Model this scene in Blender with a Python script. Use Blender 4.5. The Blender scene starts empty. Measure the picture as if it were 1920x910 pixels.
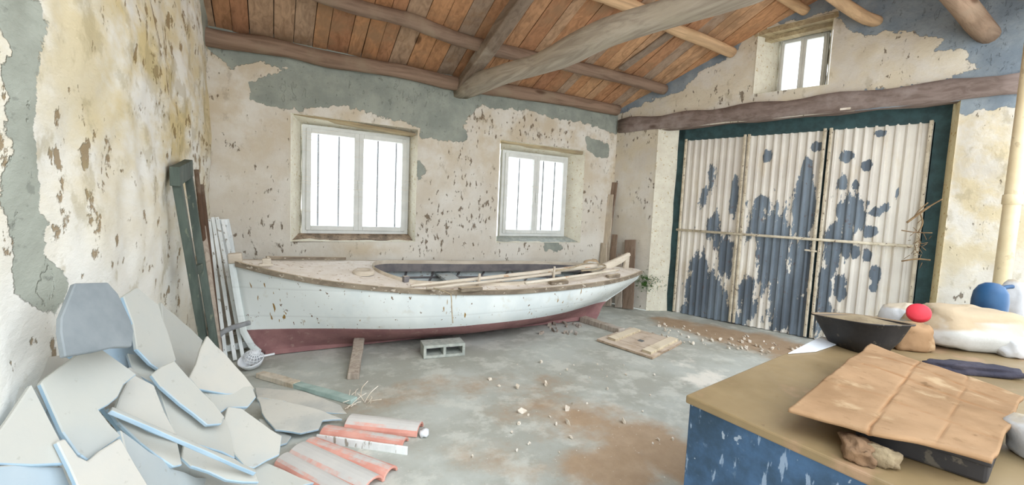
import bpy, bmesh, math, random
import numpy as np
from mathutils import Vector, Matrix, noise
random.seed(7)
SC = bpy.context.scene
COL = SC.collection
PI = math.pi

# ------------------------------------------------------------------ camera (solved from the photo, image 1920x910)
FPX = 797.5
YAW, PITCH, ROLL = [math.radians(a) for a in (29.33, -4.38, -2.56)]
CAM = Vector((0, 0, 1.5))
FW = Vector((math.sin(YAW)*math.cos(PITCH), math.cos(YAW)*math.cos(PITCH), math.sin(PITCH)))
_r = Vector((math.cos(YAW), -math.sin(YAW), 0)); _d = FW.cross(_r)
RT = _r*math.cos(ROLL) + _d*math.sin(ROLL)
DN = -_r*math.sin(ROLL) + _d*math.cos(ROLL)

def ray(x, y): return RT*((x-960)/FPX) + DN*((y-455)/FPX) + FW
def hit(x, y, n, p):
    v = ray(x, y); return CAM + v*((p-CAM).dot(n)/v.dot(n))
def onz(x, y, z=0.0): return hit(x, y, Vector((0, 0, 1)), Vector((0, 0, z)))
def ony(x, y, Y): return hit(x, y, Vector((0, 1, 0)), Vector((0, Y, 0)))
def onx(x, y, X): return hit(x, y, Vector((1, 0, 0)), Vector((X, 0, 0)))

cam = bpy.data.cameras.new('camera'); camo = bpy.data.objects.new('camera', cam); COL.objects.link(camo)
cam.sensor_fit = 'HORIZONTAL'; cam.sensor_width = 36; cam.lens = FPX/1920*36; cam.clip_start = .02
camo.matrix_world = Matrix(((RT.x, -DN.x, -FW.x, CAM.x), (RT.y, -DN.y, -FW.y, CAM.y), (RT.z, -DN.z, -FW.z, CAM.z), (0, 0, 0, 1)))
SC.camera = camo

# ------------------------------------------------------------------ room numbers
DA = math.radians(-18.65)
DU = Vector((math.sin(DA), math.cos(DA), 0))           # along the door wall, towards the far corner
DNN = Vector((math.cos(DA), -math.sin(DA), 0))         # out of the room
P0 = onz(1252, 583, 0)                                 # foot of the door
WT = .25
PW = P0 - DNN*WT                                       # room face of the door wall
YB = hit(1152, 330, DNN, PW).y                         # back wall
XL = ony(393, 300, YB).x                               # left wall
TS = math.tan(math.radians(21.9))
PEAK = hit(1575, -5, DNN, PW)
YR = PEAK.y
ZE = ony(1150, 205, YB).z                              # roof underside at the back wall
ZR = ZE + (YB-YR)*TS
def roofz(Y): return ZE + (YB-Y)*TS if Y >= YR else ZR - (YR-Y)*TS
RN = Vector((0, -math.sin(math.radians(21.9)), -math.cos(math.radians(21.9))))   # down-facing normal, back slope
RP = Vector((0, YB, ZE))
def onroof(x, y, off=0): return hit(x, y, RN, RP + RN*off)
def dw(x, y, off=0): return hit(x, y, DNN, PW + DNN*off)
def ds(p): return (p-PW).dot(DU)

# ------------------------------------------------------------------ objects
ORG = {}
def tag(o, label=None, cat=None, group=None, kind=None):
    if label: o['label'] = label
    if cat: o['category'] = cat
    if group: o['group'] = group
    if kind: o['kind'] = kind
    return o
def thing(name, loc, label=None, cat=None, group=None, kind=None):
    o = bpy.data.objects.new(name, None); COL.objects.link(o); o.location = loc
    o.empty_display_size = .1; ORG[o.name] = Vector(loc)
    return tag(o, label, cat, group, kind)
def obj(name, verts, faces, m, parent=None, smooth=False, attrs=None, mats=None, mi=None):
    vs = [Vector(v) for v in verts]
    if parent is not None: org = ORG[parent.name]
    else:
        xs = [v.x for v in vs]; ys = [v.y for v in vs]; zs = [v.z for v in vs]
        org = Vector(((min(xs)+max(xs))/2, (min(ys)+max(ys))/2, min(zs)))
    me = bpy.data.meshes.new(name)
    me.from_pydata([tuple(v-org) for v in vs], [], faces)
    for mm in (mats or [m]): me.materials.append(mm)
    if mi is not None: me.polygons.foreach_set('material_index', mi)
    if attrs:
        for k, a in attrs.items():
            dom = 'POINT' if len(a) == len(vs) else 'FACE'
            at = me.attributes.new(k, 'FLOAT', dom); at.data.foreach_set('value', np.asarray(a, dtype=np.float32))
    me.validate(); me.update()
    if smooth:
        for p in me.polygons: p.use_smooth = True
    o = bpy.data.objects.new(name, me); COL.objects.link(o)
    if parent is not None: o.parent = parent
    else: o.location = org
    ORG[o.name] = org
    return o
def bev(o, w=.004, s=2):
    b = o.modifiers.new('bevel', 'BEVEL'); b.width = w; b.segments = s; b.limit_method = 'ANGLE'
    return o

class MB:
    """collects shapes, builds ONE mesh"""
    def __init__(s): s.v = []; s.f = []
    def add(s, v, f):
        n = len(s.v); s.v += [Vector(x) for x in v]; s.f += [[i+n for i in q] for q in f]; return s
    def prism(s, pts, ext):
        """closed polygon pts extruded by vector ext"""
        n = len(pts); a = [Vector(p) for p in pts]; b = [p+ext for p in a]
        nr = Vector((0, 0, 0))
        for i in range(n): nr += a[i].cross(a[(i+1) % n])
        if nr.dot(ext) > 0: a.reverse(); b.reverse()
        f = [list(range(n)), list(range(2*n-1, n-1, -1))]
        f += [[(i+1) % n, i, n+i, n+(i+1) % n] for i in range(n)]
        return s.add(a+b, f)
    def box(s, c, ax, ay, az, hx, hy, hz, j=0):
        c = Vector(c); ax = Vector(ax).normalized(); ay = Vector(ay).normalized(); az = Vector(az).normalized()
        v = []
        for sx in (-1, 1):
            for sy in (-1, 1):
                for sz in (-1, 1):
                    p = c+ax*hx*sx+ay*hy*sy+az*hz*sz
                    if j: p += Vector((random.uniform(-j, j), random.uniform(-j, j), random.uniform(-j, j)))
                    v.append(p)
        f = [[0, 1, 3, 2], [4, 6, 7, 5], [0, 4, 5, 1], [2, 3, 7, 6], [0, 2, 6, 4], [1, 5, 7, 3]]
        if ax.cross(ay).dot(az) < 0: f = [q[::-1] for q in f]
        return s.add(v, f)
    def abox(s, x0, x1, y0, y1, z0, z1, j=0):
        return s.box(((x0+x1)/2, (y0+y1)/2, (z0+z1)/2), (1, 0, 0), (0, 1, 0), (0, 0, 1), abs(x1-x0)/2, abs(y1-y0)/2, abs(z1-z0)/2, j)
    def bar(s, a, b, w, h, up=(0, 0, 1), j=0, n=1):
        """square bar from a to b, width w (sideways), height h (along up)"""
        a = Vector(a); b = Vector(b); d = (b-a); L = d.length; d.normalize()
        side = d.cross(Vector(up)).normalized(); u = side.cross(d).normalized()
        v = []
        for i in range(n+1):
            p = a+d*L*i/n
            for (sx, sy) in ((-1, -1), (1, -1), (1, 1), (-1, 1)):
                q = p+side*w/2*sx+u*h/2*sy
                if j: q += side*random.uniform(-j, j)+u*random.uniform(-j, j)
                v.append(q)
        f = [[0, 1, 2, 3], [n*4+3, n*4+2, n*4+1, n*4]]
        for i in range(n):
            for k in range(4):
                f.append([i*4+k, (i+1)*4+k, (i+1)*4+(k+1) % 4, i*4+(k+1) % 4])
        return s.add(v, f)
    def tube(s, pts, r, seg=10, rough=0, cap=True, sq=0):
        pts = [Vector(p) for p in pts]; n = len(pts)
        rs = r if isinstance(r, (list, tuple)) else [r]*n
        base = len(s.v); up = None
        off = random.uniform(0, 50)
        for i, p in enumerate(pts):
            t = (pts[min(i+1, n-1)]-pts[max(i-1, 0)]).normalized()
            if up is None:
                up = t.cross(Vector((0, 0, 1)))
                if up.length < .1: up = t.cross(Vector((1, 0, 0)))
            up = (up - t*up.dot(t)).normalized(); w = t.cross(up)
            for k in range(seg):
                a = 2*PI*k/seg
                rr = rs[i]
                if sq: rr *= 1/max(abs(math.cos(a)), abs(math.sin(a)))**sq
                dirv = up*math.cos(a)+w*math.sin(a)
                if rough: rr *= 1+rough*noise.noise(p*2.3+dirv*1.3+Vector((off, 0, 0)))+.4*rough*noise.noise(p*9+dirv*2.5)
                s.v.append(p+dirv*rr)
        for i in range(n-1):
            for k in range(seg):
                a0 = base+i*seg+k; a1 = base+i*seg+(k+1) % seg
                s.f.append([a0, a1, a1+seg, a0+seg])
        if cap:
            s.f.append([base+k for k in range(seg)][::-1]); s.f.append([base+(n-1)*seg+k for k in range(seg)])
        return s
    def lathe(s, c, prof, seg=24, axis=(0, 0, 1), cap=True):
        c = Vector(c); az = Vector(axis).normalized()
        ax = az.orthogonal().normalized(); ay = az.cross(ax); base = len(s.v)
        for (r, h) in prof:
            for k in range(seg):
                a = 2*PI*k/seg; s.v.append(c+az*h+ax*r*math.cos(a)+ay*r*math.sin(a))
        for i in range(len(prof)-1):
            for k in range(seg):
                a0 = base+i*seg+k; a1 = base+i*seg+(k+1) % seg
                s.f.append([a0, a1, a1+seg, a0+seg])
        if cap:
            s.f.append([base+k for k in range(seg)][::-1]); s.f.append([base+(len(prof)-1)*seg+k for k in range(seg)])
        return s
    def build(s, name, m, parent=None, smooth=False, attrs=None):
        return obj(name, s.v, s.f, m, parent, smooth, attrs)
def path(pts, n=8):
    """smooth path through points (Catmull-Rom)"""
    P = [Vector(p) for p in pts]; P = [P[0]*2-P[1]]+P+[P[-1]*2-P[-2]]; out = []
    for i in range(1, len(P)-2):
        for k in range(n):
            t = k/n; a, b, c, d = P[i-1], P[i], P[i+1], P[i+2]
            out.append(.5*((2*b)+(c-a)*t+(2*a-5*b+4*c-d)*t*t+(3*b-a-3*c+d)*t**3))
    out.append(P[-2]); return out

# ------------------------------------------------------------------ materials
def lin(c):
    return tuple(((x/255)/12.92 if x/255 <= .04045 else ((x/255+.055)/1.055)**2.4) for x in c)+(1,)
class NT:
    def __init__(s, name, rough=.9, metal=0, spec=.3):
        s.m = bpy.data.materials.new(name); s.m.use_nodes = True; s.t = s.m.node_tree; s.n = s.t.nodes; s.l = s.t.links
        s.b = s.n['Principled BSDF']; s.b.inputs['Roughness'].default_value = rough; s.b.inputs['Metallic'].default_value = metal
        s.b.inputs['Specular IOR Level'].default_value = spec
        s.co = s.n.new('ShaderNodeTexCoord').outputs['Object']
    def _set(s, sock, v):
        if v is None: return
        if hasattr(v, 'is_linked'): s.l.new(v, sock)
        elif isinstance(v, (tuple, list)) and len(v) == 3 and sock.type == 'RGBA': sock.default_value = lin(v)
        else: sock.default_value = v
    def node(s, t, ins={}, **kw):
        n = s.n.new(t)
        for k, v in kw.items(): setattr(n, k, v)
        for k, v in ins.items(): s._set(n.inputs[k], v)
        return n
    def map(s, sc, rot=(0, 0, 0), loc=(0, 0, 0)):
        n = s.node('ShaderNodeMapping', {'Vector': s.co}); n.inputs['Scale'].default_value = sc; n.inputs['Rotation'].default_value = rot; n.inputs['Location'].default_value = loc
        return n.outputs['Vector']
    def noise(s, sc, det=4, ro=.55, vec=None, dist=0):
        return s.node('ShaderNodeTexNoise', {'Vector': vec or s.co, 'Scale': sc, 'Detail': det, 'Roughness': ro, 'Distortion': dist}).outputs['Fac']
    def vor(s, sc, vec=None, feature='F1'):
        return s.node('ShaderNodeTexVoronoi', {'Vector': vec or s.co, 'Scale': sc}, feature=feature)
    def ma(s, op, a, b=0.0, c=None):
        n = s.node('ShaderNodeMath', operation=op); s._set(n.inputs[0], a); s._set(n.inputs[1], b)
        if c is not None: s._set(n.inputs[2], c)
        return n.outputs[0]
    def ss(s, x, a, b, o0=0., o1=1.):
        n = s.node('ShaderNodeMapRange', interpolation_type='SMOOTHSTEP'); s._set(n.inputs['Value'], x)
        n.inputs['From Min'].default_value = a; n.inputs['From Max'].default_value = b; n.inputs['To Min'].default_value = o0; n.inputs['To Max'].default_value = o1
        return n.outputs['Result']
    def mix(s, f, a, b, bl='MIX'):
        n = s.node('ShaderNodeMix', data_type='RGBA', blend_type=bl)
        s._set(n.inputs[0], f); s._set(n.inputs[6], a); s._set(n.inputs[7], b); return n.outputs[2]
    def ramp(s, f, stops):
        n = s.node('ShaderNodeValToRGB'); s._set(n.inputs['Fac'], f); e = n.color_ramp.elements
        while len(e) < len(stops): e.new(.5)
        for i, (p, c) in enumerate(stops): e[i].position = p; e[i].color = lin(c)
        return n.outputs['Color']
    def attr(s, a): return s.node('ShaderNodeAttribute', attribute_name=a).outputs['Fac']
    def up(s):
        g = s.node('ShaderNodeNewGeometry'); x = s.node('ShaderNodeSeparateXYZ', {0: g.outputs['Normal']}); return x.outputs['Z']
    def objrand(s): return s.node('ShaderNodeObjectInfo').outputs['Random']
    def bump(s, h, st=.5, d=.01):
        n = s.node('ShaderNodeBump', {'Height': h, 'Strength': st, 'Distance': d}); s.l.new(n.outputs[0], s.b.inputs['Normal'])
    def col(s, c): s._set(s.b.inputs['Base Color'], c); return s.m

def plain(name, c1, c2=None, rough=.85, sc=8, bump=.3, bd=.004, metal=0, spots=None, dust=None, stretch=None, dust_at=(.35, .75)):
    m = NT(name, rough, metal); c2 = c2 or tuple(int(x*.82) for x in c1)
    vec = m.map(stretch) if stretch else None
    n = m.noise(sc, 5, .6, vec)
    c = m.mix(m.ss(n, .35, .65), c1, c2)
    if spots: c = m.mix(m.ss(m.noise(sc*3.1, 4, .6, vec), .6, .66), c, spots)
    if dust:
        d = m.ma('MULTIPLY', m.ss(m.up(), *dust_at), m.ss(m.noise(4, 4), .2, .4)); c = m.mix(d, c, dust)
    m.bump(m.noise(sc*5, 4, .6, vec), bump, bd)
    return m.col(c)

def plaster(name, light, mid, warm, cem, cem2, seed=0, speck=.62, speck_col=(120, 95, 62), speck2=.58, pre=None):
    m = NT(name, .95, 0, .15)
    if pre: m.co = m.map(pre)
    low = m.noise(1.3, 5, .6, m.map((1, 1, 1), loc=(seed, 0, 0)))
    c = m.mix(m.ss(low, .38, .62), light, mid)
    c = m.mix(m.ma('MULTIPLY', m.attr('warm'), m.ss(m.noise(2.6, 6, .62), .38, .62)), c, warm)
    # flaked spots and dirt with shapes of their own
    pat = m.ss(m.noise(1.7, 3, .5, m.map((1, 1, 1), loc=(3+seed, 1, 2))), .42, .66)
    sp = m.noise(19, 5, .62, m.map((1, 1, .45), loc=(seed, 4, 0)))
    f = m.ss(m.ma('ADD', sp, m.ma('MULTIPLY', pat, .1)), speck, speck+.05)
    c = m.mix(m.ma('MULTIPLY', f, .8), c, speck_col)
    sp2 = m.noise(7, 6, .65, m.map((1, 1, .6), loc=(9+seed, 0, 3)))
    c = m.mix(m.ma('MULTIPLY', m.ss(m.ma('ADD', sp2, m.ma('MULTIPLY', m.attr('warm'), .08)), speck2, speck2+.1), .45), c, tuple(int(a*.8) for a in warm))
    ed = m.ma('ADD', m.attr('cem'), m.ma('MULTIPLY', m.ma('SUBTRACT', m.noise(8, 7, .62), .5), .22))
    cm = m.ss(ed, -.004, .004)
    cc = m.mix(m.ss(m.noise(3.2, 5, .6), .35, .65), cem, cem2)
    cc = m.mix(m.ma('MULTIPLY', m.ss(m.noise(23, 4), .62, .7), .35), cc, tuple(int(a*.6) for a in cem))
    c = m.mix(cm, c, cc)
    c = m.mix(m.ma('MULTIPLY', m.attr('green'), m.ss(m.noise(14, 5), .4, .55)), c, (86, 120, 62))
    h = m.ma('ADD', m.ma('MULTIPLY', m.noise(14, 7, .65), .6), m.ma('ADD', m.ma('MULTIPLY', cm, -.45), m.ma('MULTIPLY', f, -.35)))
    m.bump(h, .8, .02)
    return m.col(c)

def woodmat(name, cols, along=0, sc=6, rough=.85, dust=None, bump=.4, grey=None):
    """grain stretched along axis; per-face/point attr 'rnd' or object random varies the tint"""
    m = NT(name, rough, 0, .2)
    s = [sc*3]*3; s[along] = sc*.22
    g = m.noise(1, 6, .62, m.map(tuple(s)), 1.2)
    r = m.ma('FRACT', m.ma('ADD', m.attr('rnd'), m.objrand()))
    base = m.ramp(r, [(i/(len(cols)-1), c) for i, c in enumerate(cols)])
    c = m.mix(m.ss(g, .35, .7, 0, .75), base, m.mix(.55, base, (60, 36, 20)))
    if grey: c = m.mix(m.ss(m.noise(2.2, 5, .6), .5, .68, 0, .8), c, grey)
    k = m.ss(m.vor(sc*.9, m.map(tuple(x*.18 if i == along else x*.5 for i, x in enumerate((1, 1, 1))))).outputs['Distance'], .05, .11)
    c = m.mix(m.ma('MULTIPLY', m.ma('SUBTRACT', 1, k), .7), c, (70, 45, 28))
    if dust:
        d = m.ma('MULTIPLY', m.ss(m.up(), .3, .8), m.ss(m.noise(5, 4), .25, .55)); c = m.mix(d, c, dust)
    m.bump(g, bump, .006)
    return m.col(c)

M = {}
M['wall_left'] = plaster('plaster_left', (238, 236, 228), (228, 222, 206), (218, 200, 152), (158, 162, 150), (178, 182, 170), 0, .625, (134, 108, 66), .57, (1, .45, 1))
M['wall_back'] = plaster('plaster_back', (224, 220, 210), (212, 205, 192), (200, 184, 156), (140, 146, 138), (160, 165, 155), 5, .65, (105, 86, 62), .62)
M['wall_right'] = plaster('plaster_right', (218, 213, 202), (206, 199, 186), (208, 194, 162), (124, 136, 146), (146, 156, 162), 11, .67, (100, 84, 66), .63)
M['reveal'] = plain('plaster_reveal', (232, 228, 210), (222, 216, 198), .95, 9, .7, .012, spots=(196, 176, 132))
M['reveal_yellow'] = plain('plaster_reveal_yellow', (240, 226, 184), (232, 216, 172), .95, 7, .6, .01, spots=(200, 160, 90))
M['sill'] = plain('sill_dust', (170, 150, 128), (120, 105, 90), .95, 9, .7, .01, spots=(70, 58, 46))
M['pvc'] = plain('white_pvc', (226, 228, 224), (214, 216, 212), .45, 5, .05, .001)
M['bar'] = plain('grille_iron', (120, 124, 126), (96, 98, 100), .7, 12, .2)
M['web'] = plain('cobweb_thread', (236, 232, 220), (220, 214, 200), .95, 20, 0)
M['plank'] = woodmat('roof_plank', [(178, 132, 98), (194, 146, 106), (166, 120, 92), (188, 138, 98), (166, 148, 130), (202, 158, 118), (170, 124, 94)], 1, 5, grey=(150, 120, 92))
M['log'] = woodmat('old_log', [(150, 126, 108), (160, 136, 114), (140, 118, 102)], 0, 5, grey=(150, 132, 112), bump=.6)
M['log_light'] = woodmat('peeled_log', [(216, 182, 144), (206, 170, 130)], 0, 5, grey=(190, 160, 124))
M['beam'] = woodmat('tie_beam_wood', [(178, 168, 152), (186, 176, 160)], 1, 4, grey=(176, 166, 148), bump=.7)
M['rafter'] = woodmat('rafter_wood', [(156, 140, 124), (140, 124, 108)], 1, 4, grey=(172, 160, 144), bump=.6)
M['lintel'] = woodmat('lintel_wood', [(146, 130, 120), (134, 120, 114)], 1, 5, grey=(160, 148, 142), bump=.9)
M['lintel2'] = woodmat('window_lintel_wood', [(190, 174, 140), (176, 158, 124)], 0, 7, grey=(150, 136, 112))
M['grey_wood'] = woodmat('weathered_board', [(186, 174, 160), (170, 158, 146), (192, 182, 168)], 2, 6, grey=(190, 184, 176))
M['pale_wood'] = woodmat('pale_board', [(218, 206, 186), (210, 196, 174)], 2, 6, grey=(216, 210, 198))
M['hatch_wood'] = woodmat('hatch_board', [(190, 168, 144), (176, 154, 132), (196, 176, 152)], 0, 6, dust=(208, 194, 178))
M['batten_wood'] = woodmat('batten_board', [(212, 198, 170), (204, 188, 160)], 1, 7, dust=(224, 212, 190))
M['green_wood'] = plain('dark_green_paint', (88, 98, 90), (68, 78, 72), .7, 9, .4, .004, spots=(110, 116, 100), stretch=(1, 1, .25))
M['brown_pole'] = woodmat('brown_pole', [(112, 88, 70), (96, 76, 62)], 2, 8, grey=(140, 126, 110))
M['white_slat'] = plain('white_slat_paint', (238, 242, 242), (222, 228, 228), .7, 10, .3, .003, spots=(160, 156, 146), stretch=(1, 1, .2))
M['slate_dark'] = plain('slate_bare', (136, 142, 144), (120, 127, 130), .9, 5, .25, .004)
M['strap'] = plain('grey_strap', (150, 152, 154), (128, 130, 132), .8, 10, .3)
M['plastic_w'] = plain('white_plastic', (232, 236, 240), (220, 224, 228), .5, 6, .1)
M['block'] = plain('hollow_block', (186, 190, 182), (160, 166, 160), .97, 16, .9, .006)
M['soil'] = plain('dry_soil', (170, 138, 102), (148, 116, 82), 1, 14, .9, .01)
M['crumb'] = plain('plaster_crumb', (232, 224, 212), (208, 196, 178), 1, 14, .6)
M['leaf'] = plain('moss', (70, 112, 52), (48, 84, 40), .9, 20, .5)
M['stem'] = plain('dry_stem', (150, 124, 90), (120, 96, 70), .9, 14, .4)
M['rope'] = plain('old_rope', (196, 182, 156), (170, 154, 128), 1, 30, .6)
M['pipe'] = plain('ivory_pipe', (232, 214, 176), (222, 202, 162), .4, 4, .1, spots=(206, 186, 150))
M['dark_metal'] = plain('dark_door_frame', (58, 84, 86), (48, 68, 70), .7, 8, .3)
M['cable'] = plain('dark_cable', (60, 54, 50), None, .8, 8, 0)

def slate_mat(nm='dusty_slate', add=0):
    m = NT(nm, .92, 0, .2)
    base = m.mix(m.ss(m.noise(4, 5), .35, .65), (152, 178, 196), (172, 192, 206))  # shaded undersides and gaps painted in as blue; dust covers upward faces
    r = m.objrand()
    dustc = m.mix(r, (176+add, 176+add, 168+add), (190+add, 186+add, 176+add))
    dustc = m.mix(m.ss(m.noise(2.5, 5, .6), .4, .7, 0, .6), dustc, (164, 170, 170))
    d = m.ma('MULTIPLY', m.ss(m.up(), .12, .42), m.ss(m.noise(3, 5, .6), .12, .36))
    c = m.mix(d, base, dustc)
    c = m.mix(m.ma('MULTIPLY', m.ss(m.noise(30, 4), .64, .7), .4), c, (150, 146, 136))
    m.bump(m.noise(16, 6, .6), .25, .006); return m.col(c)
M['slate'] = slate_mat(); M['slate_flat'] = slate_mat('lightened_dusty_slate', 26)  # flat copy made paler, painting in light that reaches it weakly
M['board_dark'] = woodmat('dark_board', [(150, 130, 112), (136, 116, 100)], 2, 6, grey=(160, 146, 132))
def tile_mat(name, dust_amt):
    m = NT(name, .9, 0, .2)
    base = m.mix(m.ss(m.noise(6, 5), .35, .65), (220, 166, 152), (208, 148, 134))
    d = m.ss(m.ma('ADD', m.up(), m.ma('MULTIPLY', m.noise(9, 5, .6), .5)), dust_amt, dust_amt+.16)
    c = m.mix(d, base, m.mix(m.noise(5, 4), (216, 212, 206), (186, 186, 184)))
    m.bump(m.noise(30, 4), .3, .003); return m.col(c)
M['tile'] = tile_mat('dusty_red_tile', .93); M['tile_red'] = tile_mat('red_tile', 1.16)
def hull_mat():
    m = NT('white_hull_paint', .6, 0, .3)
    c = m.mix(m.ss(m.noise(2, 4), .4, .65), (230, 236, 234), (216, 224, 224))
    seam = m.node('ShaderNodeTexWave', {'Vector': m.co, 'Scale': 1.15, 'Distortion': .25, 'Detail': 1}, bands_direction='Z').outputs['Fac']
    c = m.mix(m.ss(seam, .985, 1, 0, .18), c, (170, 176, 172))
    v = m.map((4.2, .01, 1.5)); sp = m.noise(3.4, 3, .5, v)
    drip = m.ma('MULTIPLY', m.ss(m.noise(1, 2, .5, m.map((30, 30, 3.2))), .655, .69), m.ss(m.noise(2.6, 3), .5, .6))
    c = m.mix(drip, c, (150, 118, 60))
    chips = m.ss(m.noise(20, 4, .62, m.map((1, 1, .7))), .655, .685)
    c = m.mix(chips, c, (120, 100, 80))
    c = m.mix(m.ma('MULTIPLY', m.ss(m.noise(9, 5), .6, .72), .3), c, (196, 190, 170))
    m.bump(m.ma('ADD', m.ma('MULTIPLY', m.ss(seam, .97, 1), -.5), m.ma('MULTIPLY', chips, -.4)), .3, .004); return m.col(c)
M['hull'] = hull_mat()
M['anti'] = plain('oxblood_bottom_paint', (156, 116, 114), (138, 100, 100), .85, 5, .3, .004, spots=(160, 128, 122))
M['deck'] = plain('dusty_deck', (240, 234, 226), (230, 222, 210), .95, 6, .3, .004, spots=(190, 170, 146))
M['rail'] = plain('worn_rubbing_rail', (150, 138, 120), (118, 106, 92), .9, 9, .5, .005, spots=(196, 186, 170), stretch=(.5, 1, 1), dust=(198, 184, 160), dust_at=(.6, .95))
M['coam'] = plain('grey_coaming', (126, 122, 122), (104, 102, 106), .85, 6, .3, dust=(200, 190, 174), dust_at=(.6, .9))
M['inner'] = plain('inner_hull_paint', (206, 216, 218), (188, 198, 200), .8, 5, .3, spots=(150, 146, 138))
M['boatwood'] = plain('bleached_boat_wood', (216, 206, 190), (192, 180, 162), .9, 8, .5, .005, stretch=(.3, 1, 1))
M['oar'] = plain('pale_oar_wood', (226, 216, 200), (208, 198, 178), .85, 8, .3, spots=(196, 160, 128), stretch=(.3, 1, 1))
def bench_face():
    m = NT('scratched_blue_board', .75, 0, .25)
    c = m.mix(m.ss(m.noise(3, 6, .65), .35, .62), (72, 100, 132), (50, 68, 84))
    c = m.mix(m.ss(m.noise(1.6, 4), .52, .66, 0, .8), c, (58, 66, 56))
    s1 = m.ss(m.noise(34, 5, .6, m.map((1, 1, .25))), .61, .66); s2 = m.ss(m.noise(26, 3, .5, m.map((.25, 1, 1), rot=(0, .7, .4))), .7, .73)
    c = m.mix(m.ma('MULTIPLY', s1, .7), c, (150, 166, 184)); c = m.mix(m.ma('MULTIPLY', s2, .7), c, (170, 180, 190))
    c = m.mix(m.ss(m.noise(18, 6, .7), .6, .7, 0, .35), c, (112, 130, 150))
    m.bump(m.noise(30, 5), .3, .003); return m.col(c)
M['bench'] = bench_face()
def top_mat():
    m = NT('varnished_worktop', .33, 0, .5)
    c = m.mix(m.ss(m.noise(2.5, 5), .35, .65), (146, 124, 90), (126, 106, 74))
    c = m.mix(m.ss(m.noise(5, 5, .6), .55, .7, 0, .7), c, (166, 132, 104))
    c = m.mix(m.ss(m.noise(22, 4), .68, .72, 0, .6), c, (110, 84, 58))
    r = m.ss(m.noise(4, 4), .35, .65, .28, .5); m.l.new(r, m.b.inputs['Roughness'])
    m.bump(m.noise(40, 3), .1, .002); return m.col(c)
M['top'] = top_mat()
def card_mat():
    m = NT('old_cardboard', .95, 0, .1)
    c = m.mix(m.ss(m.noise(3, 6, .62), .35, .65), (162, 130, 98), (140, 110, 80))
    c = m.mix(m.ss(m.noise(7, 5, .6), .55, .7, 0, .6), c, (184, 160, 126))
    c = m.mix(m.attr('crease'), c, (146, 106, 72))
    c = m.mix(m.ss(m.noise(11, 4), .66, .72, 0, .7), c, (112, 84, 58))
    c = m.mix(m.ss(m.noise(26, 5, .65), .58, .68, 0, .4), c, (120, 92, 64))
    m.bump(m.ma('ADD', m.noise(9, 5), m.ma('MULTIPLY', m.attr('crease'), -.8)), .5, .006); return m.col(c)
M['card'] = card_mat()
M['blackp'] = plain('black_plastic', (52, 50, 50), (36, 36, 38), .6, 6, .1, spots=(92, 86, 76), dust=(150, 130, 104), dust_at=(.6, .95))
M['sack'] = plain('white_paper_sack', (206, 206, 202), (192, 192, 186), .85, 6, .4, .006, dust=(176, 156, 128), dust_at=(.0, .3))
M['bagw'] = plain('white_bag', (208, 208, 208), (196, 196, 196), .7, 6, .4, .006, dust=(186, 172, 150), dust_at=(.5, .9))
M['red'] = plain('red_lid', (204, 54, 66), (190, 44, 56), .5, 5, .05)
M['blue'] = plain('blue_bottle', (44, 84, 122), (34, 66, 100), .4, 5, .05)
M['cloth'] = plain('dark_cloth', (70, 66, 74), (54, 52, 62), 1, 8, .5, .01)
M['rag'] = plain('brown_rag', (132, 104, 78), (104, 82, 62), 1, 9, .6, .01)
M['rag2'] = plain('grey_rag', (150, 134, 106), (128, 112, 88), 1, 9, .6, .01)
M['dkgreen'] = plain('dark_green_can', (52, 68, 48), None, .6, 6, .1)

def door_mat():
    m = NT('peeling_door_paint', .7, 0, .3)
    paint = m.mix(m.ss(m.noise(1.6, 5), .35, .65), (232, 227, 216), (218, 212, 202))
    paint = m.mix(m.ss(m.noise(5, 6, .6, m.map((1, 1, .3))), .56, .7, 0, .5), paint, (214, 200, 174))
    met = m.mix(m.ss(m.noise(3, 5, .6, m.map((1, 1, .3))), .35, .65), (128, 140, 150), (100, 110, 120))
    met = m.mix(m.ss(m.noise(12, 5), .62, .72, 0, .6), met, (110, 84, 74))
    n = m.noise(8, 8, .68, m.map((1.25, 1.25, .5)))
    n = m.ma('ADD', m.ma('MULTIPLY', n, .78), m.ma('MULTIPLY', m.noise(34, 5, .65, m.map((1.2, 1.2, .55))), .22))
    k = m.ss(m.ma('ADD', m.ma('SUBTRACT', n, 1.0), m.attr('peel')), -.006, .006)
    sh = m.ss(m.ma('ADD', m.ma('SUBTRACT', n, 1.0), m.attr('peel')), -.05, 0)
    c = m.mix(k, m.mix(m.ma('MULTIPLY', sh, .25), paint, (190, 176, 152)), met)
    m.bump(m.ma('MULTIPLY', k, -1), .5, .004); return m.col(c)
M['door'] = door_mat()
M['door_tube'] = plain('door_tube_paint', (222, 212, 190), (196, 184, 160), .7, 10, .2, spots=(120, 104, 88))

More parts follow.
